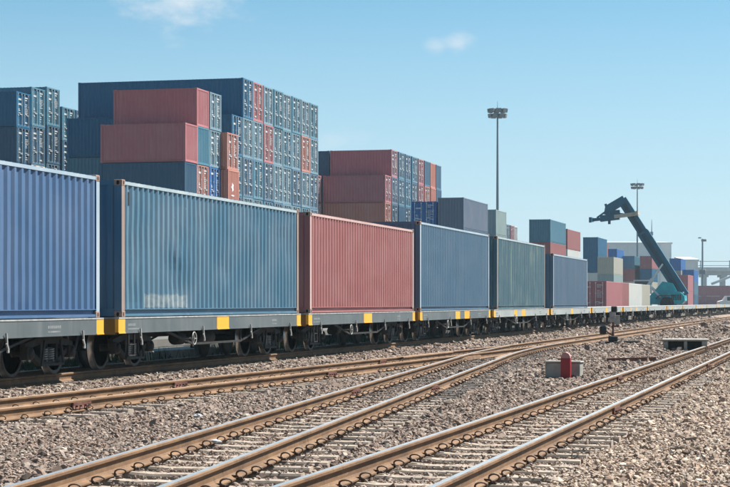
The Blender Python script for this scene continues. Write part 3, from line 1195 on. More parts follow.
def bogie_parts():
    parts = []
    wb = 0.89
    zc = RAIL_Z + 0.425
    for sx in (-1, 1):
        mb = MB()
        x = sx * 0.82
        # cast side frame: arched top member, drooping bottom member, pedestals over the boxes
        mb.bar((x, -wb - .12, zc + .10), (x, -0.42, zc + .20), .10, .12)
        mb.bar((x, -0.42, zc + .20), (x, 0.42, zc + .20), .10, .12)
        mb.bar((x, 0.42, zc + .20), (x, wb + .12, zc + .10), .10, .12)
        mb.bar((x, -wb + .12, zc + .02), (x, -0.32, zc - .20), .09, .09)
        mb.bar((x, -0.32, zc - .20), (x, 0.32, zc - .20), .09, .09)
        mb.bar((x, 0.32, zc - .20), (x, wb - .12, zc + .02), .09, .09)
        mb.bar((x, -0.33, zc - .20), (x, -0.33, zc + .18), .09, .09)
        mb.bar((x, 0.33, zc - .20), (x, 0.33, zc + .18), .09, .09)
        parts.append(('side_frame', mb, 'under2', None))
        for sy in (-1, 1):
            mb = MB()
            mb.bbox(min(x - sx * .06, x + sx * .10), max(x - sx * .06, x + sx * .10), sy * wb - .12, sy * wb + .12, zc - .12, zc + .10, .02)
            mb.lathe([(0.085, 0), (0.085, 0.03), (0.05, 0.045)] if sx > 0 else [(0.05, -0.045), (0.085, -0.03), (0.085, 0)], 14, 'X', (x + sx * .10, sy * wb, zc - .01))
            parts.append(('axle_box', mb, 'under2', None))
        for q in (-0.14, 0.14):
            parts.append(('spring', None, None, (x, q, zc - .155)))
        mb = MB()
        mb.bar((sx * .93, -wb + .55, zc + .2), (sx * .93, -wb + .42, zc - .22), .03, .05)
        mb.bar((sx * .93, wb - .55, zc + .2), (sx * .93, wb - .42, zc - .22), .03, .05)
        mb.bar((sx * .93, -wb + .40, zc - .22), (sx * .93, wb - .40, zc - .22), .03, .04)
        parts.append(('brake_rigging', mb, 'under2', None))
    mb = MB()
    mb.box(-.76, .76, -.18, .18, zc - .06, zc + .22)
    parts.append(('bolster', mb, 'under', None))
    for sy in (-1, 1):
        mb = MB()
        mb.tube([(-.8, sy * wb, zc), (.8, sy * wb, zc)], .065, 10)
        parts.append(('axle', mb, 'under2', None))
    return [(nm, (mb.mesh(nm, M[mt]) if mb else SPRING), loc) for nm, mb, mt, loc in parts]


BOGIE = bogie_parts()


def make_bogie(parent, y):
    b = bpy.data.objects.new('bogie', None); COL.objects.link(b); b.parent = parent; b.location = (0, y, 0)
    for nm, me, loc in BOGIE:
        put(nm, me, b, loc or (0, 0, 0))
    for sy in (-1, 1):
        for sx in (-1, 1):
            o = put('wheel', WHEEL, b, (sx * 0.55, sy * 0.89, RAIL_Z + 0.425))
            if sx < 0: o.rotation_euler = (0, 0, math.pi)
    return b


def lever_mesh():
    mb = MB()
    mb.bar((0, 0, 0.02), (0.015, 0, -0.18), .03, .03)
    mb.bar((0.02, -.03, -.14), (0.02, .04, -.25), .025, .04)
    mb.lathe([(.03, -.015), (.03, .015)], 10, 'X', (0.02, .02, -.27))
    return mb.mesh('lashing_lever', M['pale'])


LEVER = lever_mesh()


def wagon(label, s0, s1, marks, group, pale=False, truss=True, detail=True):
    """container flat wagon with beams from s0 to s1 (near side at TRAIN_P)"""
    cy = (s0 + s1) / 2
    L = s1 - s0
    w = thing('flat_wagon', label, 'flat wagon', (-TRACK_C, cy, 0), 0, group)
    hw = TRACK_C - TRAIN_P
    pm = M['wagonpale'] if pale else M['wagon']
    y0, y1 = -L / 2, L / 2
    ends = 0.34
    # side beams, cut into grey and yellow lengths so the paint edges are pieces
    for sx in (-1, 1):
        cuts = [(y0, y0 + ends, 1)] + [(a - cy, b - cy, 1) for a, b in marks] + [(y1 - ends, y1, 1)]
        cur = y0
        segs = []
        for a, b, _ in cuts:
            if a > cur + .01: segs.append((cur, a, 0))
            segs.append((a, b, 1)); cur = b
        for a, b, yl in segs:
            mb = MB()
            xo = sx * hw; xi = sx * (hw - .07)
            e = 0.002 if yl else 0
            mb.box(*sorted((xo + sx * e, xi)), a, b, BEAM_B, DECK_Z - .030)
            mb.box(*sorted((xo + sx * (.012 + e), xi + sx * .005)), a, b, BEAM_B - .0, BEAM_B + .022)
            put('yellow_mark' if yl else 'side_beam', mb.mesh('side_beam', M['yellow'] if yl else pm), w)
    mb = MB()
    mb.box(-hw - .008, hw + .008, y0 + .01, y1 - .01, DECK_Z - .029, DECK_Z - .002)
    put('deck', mb.mesh('deck', M['deck']), w)
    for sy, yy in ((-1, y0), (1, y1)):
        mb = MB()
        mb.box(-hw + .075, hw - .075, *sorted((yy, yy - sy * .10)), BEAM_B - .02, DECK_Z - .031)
        put('end_beam', mb.mesh('end_beam', M['shadedyellow']), w)
        mb = MB()
        mb.box(-.10, .10, *sorted((yy + sy * .002, yy + sy * .30)), 0.82, 1.02)
        mb.bbox(-.14, .14, *sorted((yy + sy * .22, yy + sy * .355)), 0.80, 1.06, .03)
        put('coupler', mb.mesh('coupler', M['under2']), w)
        mb = MB()
        pts = [(.45, yy + sy * .0, .95), (.46, yy + sy * .12, .80), (.44, yy + sy * .2, .58), (.40, yy + sy * .33, .55)]
        mb.tube(pts, .025, 6)
        put('brake_hose', mb.mesh('brake_hose', M['black']), w)
    mb = MB()
    mb.box(-.20, .20, y0 + .1, y1 - .1, 0.72, DECK_Z - .03)
    put('center_sill', mb.mesh('center_sill', M['under']), w)
    nb = 5
    for i in range(nb):
        yb = y0 + 3.4 + (L - 6.8) * i / (nb - 1)
        mb = MB(); mb.box(-hw + .075, hw - .075, yb - .06, yb + .06, 0.84, DECK_Z - .031)
        put('cross_bearer', mb.mesh('cross_bearer', M['under']), w)
    if detail:
        make_bogie(w, y0 + 1.62)
        make_bogie(w, y1 - 1.62)
        for sx in (-1, 1):
            for yy in (y0 + 1.05, y1 - 1.05, y0 + 4.7, y1 - 4.2):
                o = put('lashing_lever', LEVER, w, (sx * (hw + .035), yy, 0.93))
                if sx < 0: o.rotation_euler = (0, 0, math.pi)
        if truss:
            mb = MB()
            for sx in (-1, 1):
                x = sx * (hw - .12)
                mb.bar((x, y0 + 2.9, .86), (x, -1.6, .58), .035, .045)
                mb.bar((x, -1.6, .58), (x, 1.6, .58), .035, .045)
                mb.bar((x, 1.6, .58), (x, y1 - 2.9, .86), .035, .045)
                mb.bar((x, -1.6, .58), (x, -1.6, .86), .04, .05)
                mb.bar((x, 1.6, .58), (x, 1.6, .86), .04, .05)
            put('truss_rods', mb.mesh('truss_rods', M['under2']), w)
        mb = MB()
        mb.lathe([(.10, -.45), (.17, -.38), (.17, .38), (.10, .45)], 14, 'Y', (.55, .6, .68))
        put('air_tank', mb.mesh('air_tank', M['under2']), w)
        mb = MB()
        mb.lathe([(.12, -.22), (.14, -.2), (.14, .2), (.05, .22), (.03, .5)], 14, 'Y', (.5, -.9, .68))
        put('brake_cylinder', mb.mesh('brake_cylinder', M['under2']), w)
        mb = MB()
        c = (hw + .03, -1.95, .70)
        mb.tube([(c[0], c[1] + .13 * math.cos(t), c[2] + .13 * math.sin(t)) for t in [2 * math.pi * i / 14 for i in range(14)]], .014, 5, closed=True)
        for a in (0, 2.09, 4.19):
            mb.bar(c, (c[0], c[1] + .12 * math.cos(a), c[2] + .12 * math.sin(a)), .018, .018)
        mb.tube([(c[0], c[1], c[2]), (c[0] - .3, c[1], c[2])], .02, 6)
        put('brake_wheel', mb.mesh('brake_wheel', M['pale']), w)
        rs = random.Random(int(s0 * 10))
        for a in (y0 + .5, L * .30):
            mb = MB()
            for rw, hgt in ((0.0, .05), (-.07, .03)):
                yy = a
                while yy < a + rs.uniform(.35, .7):
                    wd = rs.uniform(.02, .045)
                    mb.box(hw + .0005, hw + .0025, yy, yy + wd, 1.0 + rw, 1.0 + rw + hgt)
                    yy += wd + .018
            put('stencil', mb.mesh('stencil', M['faintmark']), w)
        for sx in (1,):
            mb = MB()
            for yy in (y0 + .55, y0 + .85):
                mb.bar((hw - .02, yy, .87), (hw - .02, yy, .42), .03, .03)
            mb.bar((hw - .02, y0 + .55, .44), (hw - .02, y0 + .85, .44), .05, .02)
            mb.bar((hw - .02, y0 + .55, .65), (hw - .02, y0 + .85, .65), .05, .02)
            put('step', mb.mesh('step', M['under2']), w)
    else:
        make_bogie(w, y0 + 1.8)
        make_bogie(w, y1 - 1.8)
    return w


def sp(x):
    return s_of(x, TRAIN_P)


WG = 'container flat wagons of the train'
wagon('dark grey flat wagon at the left edge, under the cobalt blue container', 19.6, sp(103.6), [(25.4, 26.2)], WG)
wagon('dark grey flat wagon with yellow ends under the dented steel blue container', sp(118.4), sp(300.7), [(sp(217), sp(228.9))], WG)
wagon('dark grey flat wagon under the faded red container', sp(308.4), sp(414.9), [(sp(363.9), sp(372))], WG)
wagon('grey flat wagon with a pair of yellow bars under the slate blue container', sp(420), sp(490.3), [(sp(455.5), sp(460)), (sp(464.5), sp(469.5))], WG)
wagon('pale grey flat wagon under the weathered teal container', sp(493.8), sp(549), [(sp(514), sp(517)), (sp(522), sp(525.2))], WG, True)
wagon('pale grey flat wagon under the last loaded grey blue container', sp(551), sp(591), [(sp(571), sp(573))], WG, True)
e0 = sp(592.3)
ordn = ['first', 'second', 'third', 'fourth', 'fifth', 'sixth', 'seventh', 'eighth', 'ninth', 'tenth', 'eleventh', 'twelfth', 'thirteenth']
for i in range(10):
    mk = [(e0 + 6.0, e0 + 6.9)] if i == 0 else ([(e0 + 4 + q * 3.4, e0 + 4.5 + q * 3.4) for q in range(2)] if i % 2 else [])
    wagon('empty pale flat wagon, %s behind the last loaded wagon' % ordn[i], e0, e0 + 14.6, mk, WG, True, False, i < 5)
    e0 += 15.3

TC = 'containers on the train'
CB = DECK_Z - 0.002
def train_box(label, color, xa, xb, H, trim, dent, seed, cast=None, a=None):
    s0 = a if a is not None else sp(xa)
    s1 = sp(xb)
    L = s1 - s0
    return container(label, color, L, H, -TRACK_C, (s0 + s1) / 2, CB, 0, 'blank', True, trim, cast, dent, seed, TC)

train_box('cobalt blue corrugated container on the train, cut by the left edge', 'blue', None, 99.9, 2.591, 'postblue', 0.004, 3, None, sp(99.9) - 12.19)
train_box('dented steel blue container with a worn white patch low on its side', 'steel', 121.9, 298.9, 2.591, 'postrust', 0.013, 4)
train_box('faded red corrugated container on the train', 'redfade', 310.2, 413.8, 2.591, 'postrose', 0.006, 8)
train_box('tall slate blue container right behind the faded red one on the train', 'slate', 420.2, 489.3, 2.896, 'postblue', 0.006, 9)
train_box('weathered teal container with streaked side on the train', 'tealgrey', 497.2, 545, 2.896, 'postrust', 0.008, 12)
train_box('grey blue container, last one loaded on the train', 'slate2', 553.4, 587.5, 2.591, 'postblue', 0.004, 15)
# ------------------------------------------------------------------ the container yard
CN = {'paleblue': 'pale steel blue', 'blue': 'cobalt blue', 'steel': 'steel blue', 'slate': 'slate blue', 'slate2': 'grey blue', 'navy': 'navy', 'deepblue': 'deep blue',
      'azure': 'bright blue', 'teal': 'teal blue', 'red': 'oxide red', 'salmon': 'salmon', 'greygreen': 'grey green', 'white': 'white',
      'beige': 'beige', 'greyblue': 'dull grey blue', 'redfade': 'faded red', 'tealgrey': 'weathered teal'}
TIER = ['top', 'second from top', 'third from top', 'fourth from top', 'fifth from top', 'sixth from top']
STD, HC = 2.591, 2.896
YG = 'containers stacked in the yard'
seedc = [0]


def stack(where, tiers, p, s, L, axis='p', half=None):
    """one column of containers; tiers listed from the top as (colour, height, end[, mark]).
    axis 'p': ends face the train; axis 's': long side faces the train"""
    z = YARD_Z
    n = len(tiers)
    for i in range(n - 1, -1, -1):
        t = tiers[i]
        seedc[0] += 1
        word = TIER[i] if n > 1 else 'alone'
        lab = '%s container, %s, %s' % (CN[t[0]], word, where) if n > 1 else '%s container %s' % (CN[t[0]], where)
        jx = random.uniform(-.04, .04)
        if axis == 'p':
            container(lab, t[0], L, t[1], -(p + L / 2) + jx, s + CW / 2, z, R(90), t[2], seed=seedc[0], group=YG, mark=len(t) > 3)
        else:
            container(lab, t[0], L, t[1], -(p + CW / 2), s + L / 2 + jx, z, 0, t[2], seed=seedc[0], group=YG, mark=len(t) > 3)
        z += t[1]


def col(cs, H, end='door'):
    out = []
    for c in cs.split():
        e = end
        if c.startswith('-'):
            c = c[1:]; e = 'blank'
        m = c.endswith('*')
        h = H
        if c.endswith('^'):
            c = c[:-1]; h = HC
        if c.endswith('_'):
            c = c[:-1]; h = STD
        c = c.rstrip('*')
        out.append((c, h, e, 1) if m else (c, h, e))
    return out


L20, L40 = 6.058, 12.192
# --- tallest block behind the train's blue containers
P1 = 42.1
S1 = s_of(243, P1)
pt = 2.495
blk = 'column of the tallest block'
stack('lowest front ' + blk, col('-red -navy slate navy steel', STD), P1, S1 - 5 * pt + .1, L20)
stack('stepped red-topped second ' + blk, col('-red -teal salmon slate navy navy', STD), P1, S1 - 4 * pt + .02, L20)
stack('third ' + blk, col('paleblue paleblue azure navy steel navy', STD), P1, S1 - 3 * pt + .1, L20)
stack('salmon-topped fourth ' + blk, col('salmon -salmon* slate navy steel', STD), P1 - .5, S1 - 2 * pt, L20)
stack('fifth ' + blk, col('deepblue teal slate navy navy', HC), P1, S1 - pt, 12.7)
gaps = [0, 0, .15, .15, .15, .15, .30, .30]
cols1 = ['deepblue paleblue slate paleblue navy navy', 'red paleblue teal paleblue navy navy', 'paleblue red slate teal navy navy', 'teal paleblue paleblue slate navy navy',
         'paleblue teal paleblue paleblue navy navy', 'teal paleblue slate paleblue navy navy', 'paleblue salmon paleblue teal navy navy', 'teal paleblue slate paleblue navy navy']
for i, c in enumerate(cols1):
    stack('%s %s' % (ordn[i + 5], blk), col(c, HC), P1, S1 + i * pt + gaps[i], 12.9 if i == 0 else L40)

# --- dark block at the far left
P0 = 58.3
S0 = s_of(16.8, P0)
blk = 'column of the block at the left edge'
stack('first ' + blk, col('deepblue navy^ teal^ slate_ navy navy', STD) if False else
      [('deepblue', STD, 'door'), ('navy', HC, 'door'), ('teal', HC, 'door'), ('slate', STD, 'door'), ('navy', STD, 'door'), ('navy', HC, 'door')], P0, S0, L40)
stack('second ' + blk, [('teal', HC, 'door'), ('slate', HC, 'door'), ('white', HC, 'door'), ('teal', HC, 'door'), ('navy', STD, 'door'), ('navy', HC, 'door')], P0, S0 + 2.62, L40)
stack('third ' + blk, col('teal navy slate navy navy navy', HC), P0, S0 + 5.3, L40)
stack('fourth ' + blk, [('teal', STD, 'door'), ('navy', STD, 'door'), ('navy', STD, 'door'), ('slate', STD, 'door'), ('navy', HC, 'door'), ('navy', HC, 'door')], P0, S0 + 8.2, L40)
stack('fifth ' + blk, [('navy', STD, 'door'), ('red', STD, 'door'), ('navy', STD, 'door'), ('slate', STD, 'door'), ('navy', HC, 'door'), ('navy', HC, 'door')], P0, S0 + 10.9, L40)

# --- red-fronted block in the middle
P2B = 41.2
S2 = s_of(392, P2B)
pt = 2.92
blk = 'column of the red-fronted middle block'
stack('low first ' + blk, col('red salmon red navy navy', STD), P2B, S2 - pt + .2, L20)
cols2 = ['red greyblue slate slate navy navy', 'teal teal -slate navy navy navy', 'slate teal slate navy navy navy', 'teal slate navy navy slate navy',
         'red red slate navy navy navy', '-slate salmon teal navy navy navy', '-salmon -salmon red navy navy navy', '-slate -slate teal navy navy navy']
for i, c in enumerate(cols2):
    stack('%s %s' % (ordn[i + 1], blk), col(c, STD), P2B, S2 + i * pt, L20)
stack('hidden-side column behind the red-fronted block', col('navy navy navy navy navy navy', STD), P2B + 6.2, S2 + .1, L20)
stack('pink door column left of the red-fronted block', col('redfade redfade salmon red red', STD), P2B + 6.2, s_of(314.5, P2B + 6.2), L20)

# --- containers lying along the train in front of the blocks
P3B = 33.5
s3 = s_of(463.7, P3B)
stack('grey box pile beside bright blue doors', [('greyblue', HC, 'blank'), ('slate', STD, 'blank'), ('navy', STD, 'blank'), ('navy', STD, 'blank')], P3B, s3, L40, 's')
stack('pile showing bright blue doors', col('azure azure navy navy', STD), P3B + 2.62, s3 + .4, L40, 's')
s3 = s_of(496.2, P3B)
stack('short grey green pile before the tall light mast', [('greygreen', STD, 'blank'), ('greygreen', STD, 'blank'), ('slate', STD, 'blank'), ('slate', STD, 'blank')], P3B, s3, L20, 's')
for i, c in enumerate(['slate red red navy', 'red salmon red navy', 'white white slate navy']):
    stack('%s door column right of the tall light mast' % ordn[i], [(q, HC if k < 2 else STD, 'door') for k, q in enumerate(c.split())], P2B, s_of(506.3, P2B) + i * 3.2, L20)
stack('teal over red pile above the last loaded wagon', [('teal', STD, 'blank'), ('redfade', STD, 'blank'), ('slate', STD, 'blank'), ('navy', STD, 'blank')], 31.5, s_of(550.5, 31.5), L40, 's')
stack('plain pink pile right of the teal pile', [('redfade', STD, 'blank'), ('white', STD, 'blank'), ('slate', STD, 'blank'), ('navy', STD, 'blank')], 33.5, s_of(567.7, 33.5), L40, 's')
# --- far piles round the lifting truck
FT = [('tall blue pile left of the beige one', 'deepblue deepblue white navy', 37.9, 598, L40, HC),
      ('thin pink pile behind the tall blue one', 'redfade redfade white navy', 40.6, 604, L20, HC),
      ('farther blue-topped pile behind the beige one', 'azure redfade beige navy', 42.6, 617, L40, 2.896),
      ('beige pile in front of the white shed', 'beige greygreen navy', 32.6, 613.8, L40, STD),
      ('teal over red pile under the crane spreader', 'teal redfade white white', 40.0, 634.6, L40, STD),
      ('red over navy pile left of the boom', 'redfade deepblue beige white', 36.6, 652, L40, STD),
      ('blue over beige pile right of the boom', 'azure beige beige beige', 32.6, 681, L40, STD),
      ('blue pile at the left end of the bridge', 'azure slate navy', 29.2, 694, L40, STD),
      ('dark red pile right of the turquoise truck', 'red red', 25.5, 688, L40, HC)]
for nm, cs, p, x, L, H in FT:
    stack(nm, [(c, H, 'blank') for c in cs.split()], p, s_of(x, p), L, 's')
# low row standing behind the empty wagons
s9 = s_of(606.5, 20)
stack('with ribbed door end, standing behind the last loaded wagon', [('red', HC, 'door')], 20, s9, L40, 's')
stack('lying end to end after the ribbed red one', [('redfade', HC, 'blank')], 20, s9 + 12.3, L20, 's')
stack('on the ground in front of the lifting truck', [('white', HC, 'blank')], 20, s9 + 18.5, L40, 's')
stack('end to end behind the white one on the ground', [('beige', HC, 'blank')], 20, s9 + 30.8, L20 + 2.6, 's')
# broadside pale purple-red pair at the right edge
def broadside(where, c, x, d, L, n):
    X = (x - 365) / 1870 * d
    p = -X * CH + d * SH; s = X * SH + d * CH
    stack(where, [(c, STD, 'blank')] * n, p - L, s, L, 'p')
broadside('broadside pile at the foot of the bridge', 'red', 694.3, 470, 9.125, 2)
broadside('broadside pile at the right edge behind the van', 'redfade', 722.0, 470, 9.125, 2)


def at(x, d, z=None):
    X = (x - 365) / 1870 * d
    return Vector((-(-X * CH + d * SH), X * SH + d * CH, YARD_Z if z is None else z))


# ------------------------------------------------------------------ light masts
def light_mast(label, x, d, ytop, headpx):
    b = at(x, d)
    pxm = 1870 / d
    H = (302.3 - ytop) / pxm + CAM_Z - YARD_Z
    hw = headpx / pxm / 2
    t = thing('light_mast', label, 'light mast', b, -HEAD * 0 + 0.3, 'high floodlight masts')
    mb = MB(); mb.tube([(0, 0, 0), (0, 0, H * .5), (0, 0, H - .8)], [.28, .19, .11], 12)
    put('pole', mb.mesh('pole', M['mast']), t)
    mb = MB()
    for k, (rr, zz) in enumerate(((hw * .62, H - 1.45), (hw * .55, H - .75))):
        pts = [(rr * math.cos(a), rr * math.sin(a), zz) for a in [2 * math.pi * i / 16 for i in range(16)]]
        mb.tube(pts, .06, 5, closed=True)
        for i in range(4):
            a = math.pi / 2 * i
            mb.bar((0, 0, zz), (rr * math.cos(a), rr * math.sin(a), zz), .07, .07)
    put('lamp_ring', mb.mesh('lamp_ring', M['mast']), t)
    mb = MB(); mb.tube([(0, 0, H - .8), (0, 0, H + .55)], [.05, .02], 6)
    put('lightning_rod', mb.mesh('lightning_rod', M['mast']), t)
    for k in range(16):
        lower = k % 2
        a = 2 * math.pi * k / 16
        rr = hw * (.72 if lower else .80); zz = H - (1.45 if lower else .72)
        mb = MB()
        mb.hexa([(-.12, -.38, -.18), (.28, -.38, -.34), (.28, .38, -.34), (-.12, .38, -.18),
                 (-.22, -.38, .10), (.36, -.38, .16), (.36, .38, .16), (-.22, .38, .10)])
        o = put('floodlight', cmesh(('flood',), lambda: mb.mesh('floodlight', M['lamp'])), t, (rr * math.cos(a), rr * math.sin(a), zz), a)
    return t


light_mast('tall floodlight mast rising alone behind the grey green containers', 497.5, 262, 105, 19)
light_mast('farther floodlight mast behind the boom of the lifting truck', 637.3, 420, 181, 13)
b = at(651.7, 520)
t = thing('antenna_mast', 'thin antenna pole beside the boom above the white shed', 'antenna', b)
mb = MB(); mb.tube([(0, 0, 0), (0, 0, 20), (0, 0, 24)], [.22, .16, .05], 8); mb.tube([(0, 0, 19.6), (0, 0, 20.6)], .42, 8)
put('pole', mb.mesh('pole', M['mast']), t)
b = at(702.5, 480)
t = thing('street_lamp', 'lamp post with a bent head standing by the bridge', 'street lamp', b)
mb = MB(); mb.tube([(0, 0, 0), (0, 0, 14), (0, 0, 17.3)], [.30, .22, .18], 8); put('pole', mb.mesh('pole', M['mast']), t)
mb = MB(); mb.bbox(-.3, 1.0, -.4, .4, 16.6, 17.2, .08); put('lamp_head', mb.mesh('lamp_head', M['lamp']), t)
mb = MB(); mb.bbox(-1.1, -.3, -.15, .15, 17.4, 17.7, .05); put('lamp_arm', mb.mesh('lamp_arm', M['lamp']), t)
mb = MB(); mb.bbox(-.8, .8, -.5, .5, 8.2, 9.4, .1); put('control_box', mb.mesh('control_box', M['lamp']), t)


# ------------------------------------------------------------------ reach stacker
def reach_stacker():
    D = 225.0
    base = at(683, D)
    px = 1870 / D
    t = thing('reach_stacker', 'turquoise container lifting truck with a long raised dark boom', 'reach stacker', base, R(90))
    # local: +Y points to the left in the picture (towards +p), X towards the camera... rotz 90: local +Y -> world -X
    # local x -> world +Y (away); so camera side is local -x
    def loc(x, y, off=0.0):
        """picture position to local (side offset off, forward, up)"""
        f = (683 - x) / px / CH * 1.0
        return (off, f, (302.3 - y) / px + CAM_Z - YARD_Z)
    root, BO = t, 1.75
    # chassis, wheels
    mb = MB()
    mb.bbox(-1.2, 1.2, -1.2, 6.6, 0.75, 1.45, .08)
    mb.bbox(-1.9, 1.9, 4.4, 6.4, 0.7, 1.25, .08)
    put('chassis', mb.mesh('chassis', M['cranebody']), t, (0, BO, 0))
    mb = MB()   # counterweight with rounded rear
    prof = [(-.4, .8), (-1.7, .8), (-2.1, 1.2), (-2.05, 1.75), (-1.6, 2.2), (-.8, 2.35), (-.2, 2.2), (.2, 1.6)]
    mb.prism(prof, 0, -1.65, 1.65)
    put('counterweight', mb.mesh('counterweight', M['cranebody']), t, (0, BO, 0))
    for sx in (-1, 1):
        mb = MB()   # tower plates that carry the boom pivot
        prof = [(-1.0, 1.3), (2.6, 1.3), (1.9, 2.0), (.6, 3.5), (-.6, 3.3), (-1.1, 2.4)]
        mb.prism(prof, 0, *sorted((sx * .85, sx * 1.15)))
        put('tower_plate', mb.mesh('tower_plate', M['cranebody']), t, (0, BO, 0))
        mb = MB()
        mb.bar((sx * 1.17, .8, 1.6), (sx * 1.17, 2.4, 3.2), .04, .22)
        put('white_stripe', mb.mesh('white_stripe', M['mark']), t, (0, BO, 0))
        for y in (0.0, 5.6):
            for q in ((1.45,) if y < 1 else (1.35, 1.95)):
                mb = MB()
                mb.lathe([(.35, -.26), (.78, -.26), (.84, -.18), (.84, .18), (.78, .26), (.35, .26)], 24, 'X', (sx * q, y, .84))
                wt = put('wheel', mb.mesh('tyre', M['tyre']), t, (0, BO, 0))
                mb = MB(); mb.lathe([(.34, -.2), (.34, .2)], 16, 'X', (sx * q, y, .84)); put('rim', mb.mesh('rim', M['pale']), wt)
    # cab with frame and glass
    mb = MB()
    for x in (-.75, .75):
        for y in (2.2, 4.0):
            mb.bar((x, y, 1.45), (x, y, 3.6), .10, .10)
    mb.box(-.85, .85, 2.1, 4.1, 3.55, 3.7)
    mb.box(-.80, .80, 2.15, 4.05, 1.45, 2.0)
    cab = put('cab', mb.mesh('cab', M['cladding']), t, (0, BO, 0))
    mb = MB(); mb.box(-.76, .76, 2.2, 4.0, 2.0, 3.55); put('cab_window', mb.mesh('cab_window', M['glass']), cab)
    mb = MB()
    for y in (3.0, 3.5, 4.0):
        mb.bar((-1.5, y, 1.4), (-1.5, y, 2.5), .05, .05)
    mb.bar((-1.5, 3.0, 2.5), (-1.5, 4.0, 2.5), .05, .05)
    mb.bar((-1.5, 3.0, 2.0), (-1.5, 4.0, 2.0), .05, .05)
    put('handrail', mb.mesh('handrail', M['cladding']), t, (0, BO, 0))
    # grille, lamps, fenders, hoses
    for i in range(6):
        mb = MB(); mb.box(-1.672, -1.651, -1.65 + i * .20, -1.53 + i * .20, 1.25, 1.95)
        put('grille_slot', mb.mesh('grille_slot', M['black']), t, (0, BO, 0))
    for sx in (-1, 1):
        mb = MB(); mb.bar((sx * 1.45, -1.0, 1.80), (sx * 1.45, 1.0, 1.80), .6, .06); mb.bar((sx * 1.45, 1.0, 1.80), (sx * 1.45, 1.35, 1.4), .6, .06)
        put('fender', mb.mesh('fender', M['black']), t, (0, BO, 0))
        mb = MB(); mb.bbox(sx * 1.2 - .12, sx * 1.2 + .12, -1.95, -1.80, 2.05, 2.25, .02)
        put('rear_lamp', mb.mesh('rear_lamp', M['cladding']), t, (0, BO, 0))
    # boom: outer box, inner telescoping box, gooseneck tip
    a = Vector(loc(680, 290)); e = Vector(loc(626.5, 203))
    d = (e - a).normalized()
    def boxbeam(p, q, w, h):
        mb = MB(); mb.bar(p, q, w, h)
        return mb
    mid = a + (e - a) * .66
    put('boom_base', boxbeam(a - d * .9, mid, .95, 1.40).mesh('boom_base', M['craneboom']), t)
    put('boom_extension', boxbeam(mid - d * 1.0, e + d * .6, .72, 1.15).mesh('boom_extension', M['craneboom']), t)
    mb = MB()
    nrm = Vector((0, -d.z, d.y))
    for k in range(7):
        c = a + (mid - a) * ((k + .6) / 7.2)
        mb.bar(c + Vector((-.49, 0, 0)) - nrm * .55, c + Vector((-.49, 0, 0)) + nrm * .55, .04, .10)
    put('boom_stiffener', mb.mesh('boom_stiffener', M['craneboom']), t)
    mb = MB()
    mb.bar(mid + Vector((-.52, 0, 0)) - d * .15, mid + Vector((-.52, 0, 0)) + d * .15, .1, 1.35)
    hs = MB()
    for q in (-.30, -.12, .10):
        hs.tube([a + Vector((-.50, 0, 0)) + nrm * q, a + (e - a) * .5 + Vector((-.53, 0, 0)) + nrm * q, e + Vector((-.42, 0, 0)) + nrm * q * .8], .035, 5)
    put('hydraulic_hoses', hs.mesh('hydraulic_hoses', M['black']), t)
    put('boom_collar', mb.mesh('boom_collar', M['craneboom']), t)
    mb = MB()
    tip = e + d * .5
    mb.bar(tip + Vector((0, -.3, .1)), Vector(loc(611, 208)), .8, 1.0)
    mb.bar(Vector(loc(611, 205)), Vector(loc(609.5, 214)), .9, .7)
    put('boom_head', mb.mesh('boom_head', M['craneboom']), t)
    mb = MB(); mb.tube([e - d * 1.6 + Vector((0, .5, 0)), Vector(loc(611, 212))], .14, 8)
    put('tilt_cylinder', mb.mesh('tilt_cylinder', M['craneboom']), t)
    for sx in (-.62, .62):
        mb = MB()
        q0 = Vector((sx, 5.2, 1.6)); q1 = a + (e - a) * .30 + Vector((sx, 0, 0))
        mb.tube([q0, q0 + (q1 - q0) * .55], .19, 10)
        mb.tube([q0 + (q1 - q0) * .5, q1], .11, 10)
        put('lift_cylinder', mb.mesh('lift_cylinder', M['cladding']), t)
    # spreader
    l = Vector(loc(594, 219)); c = Vector(loc(611, 217)); r = Vector(loc(640, 213.5))
    mb = MB()
    mb.bar(c + Vector((0, 1.0, -.1)), c - Vector((0, 1.3, -.15)), .9, .75)
    mb.bar(Vector(loc(609, 213)), Vector(loc(622, 212)), .7, .7)
    put('spreader_head', mb.mesh('spreader_head', M['craneboom']), t)
    mb = MB()
    mb.bar(c + Vector((-.25, .6, -.1)), l, .35, .34); mb.bar(c + Vector((.35, .6, -.1)), l + Vector((.6, 0, 0)), .35, .34)
    mb.bar(l + Vector((-1.0, 0, .05)), l + Vector((1.3, 0, .05)), .32, .5)
    mb.bar(l + Vector((-.9, 0, -.05)), l + Vector((-.9, 0, -.35)), .3, .3)
    mb.bar(Vector(loc(612, 221)) + Vector((-.3, 0, .2)), Vector(loc(612, 221)) + Vector((-.3, 0, -.3)), .3, .3)
    put('spreader_arm', mb.mesh('spreader_arm', M['craneboom']), t)
    mb = MB()
    mb.bar(c + Vector((-.25, -.8, .1)), r + Vector((-.7, 0, 0)), .35, .40); mb.bar(c + Vector((-.85, -.8, .1)), r + Vector((-1.3, 0, 0)), .35, .40)
    mb.bar(r + Vector((-2.0, 0, .05)), r + Vector((-.2, 0, .05)), .3, .45)
    put('spreader_arm', mb.mesh('spreader_arm', M['cranetan']), t)
    mb = MB()
    mb.bar(Vector(loc(611, 209)) + Vector((-.4, 0, 0)), Vector(loc(600, 217)) + Vector((-.4, 0, 0)), .2, .2)
    mb.bar(Vector(loc(608, 203)), Vector(loc(611, 212)), .5, .28)
    mb.bar(Vector(loc(614, 206)), Vector(loc(620, 216)), .3, .3)
    put('spreader_link', mb.mesh('spreader_link', M['craneboom']), t)


reach_stacker()


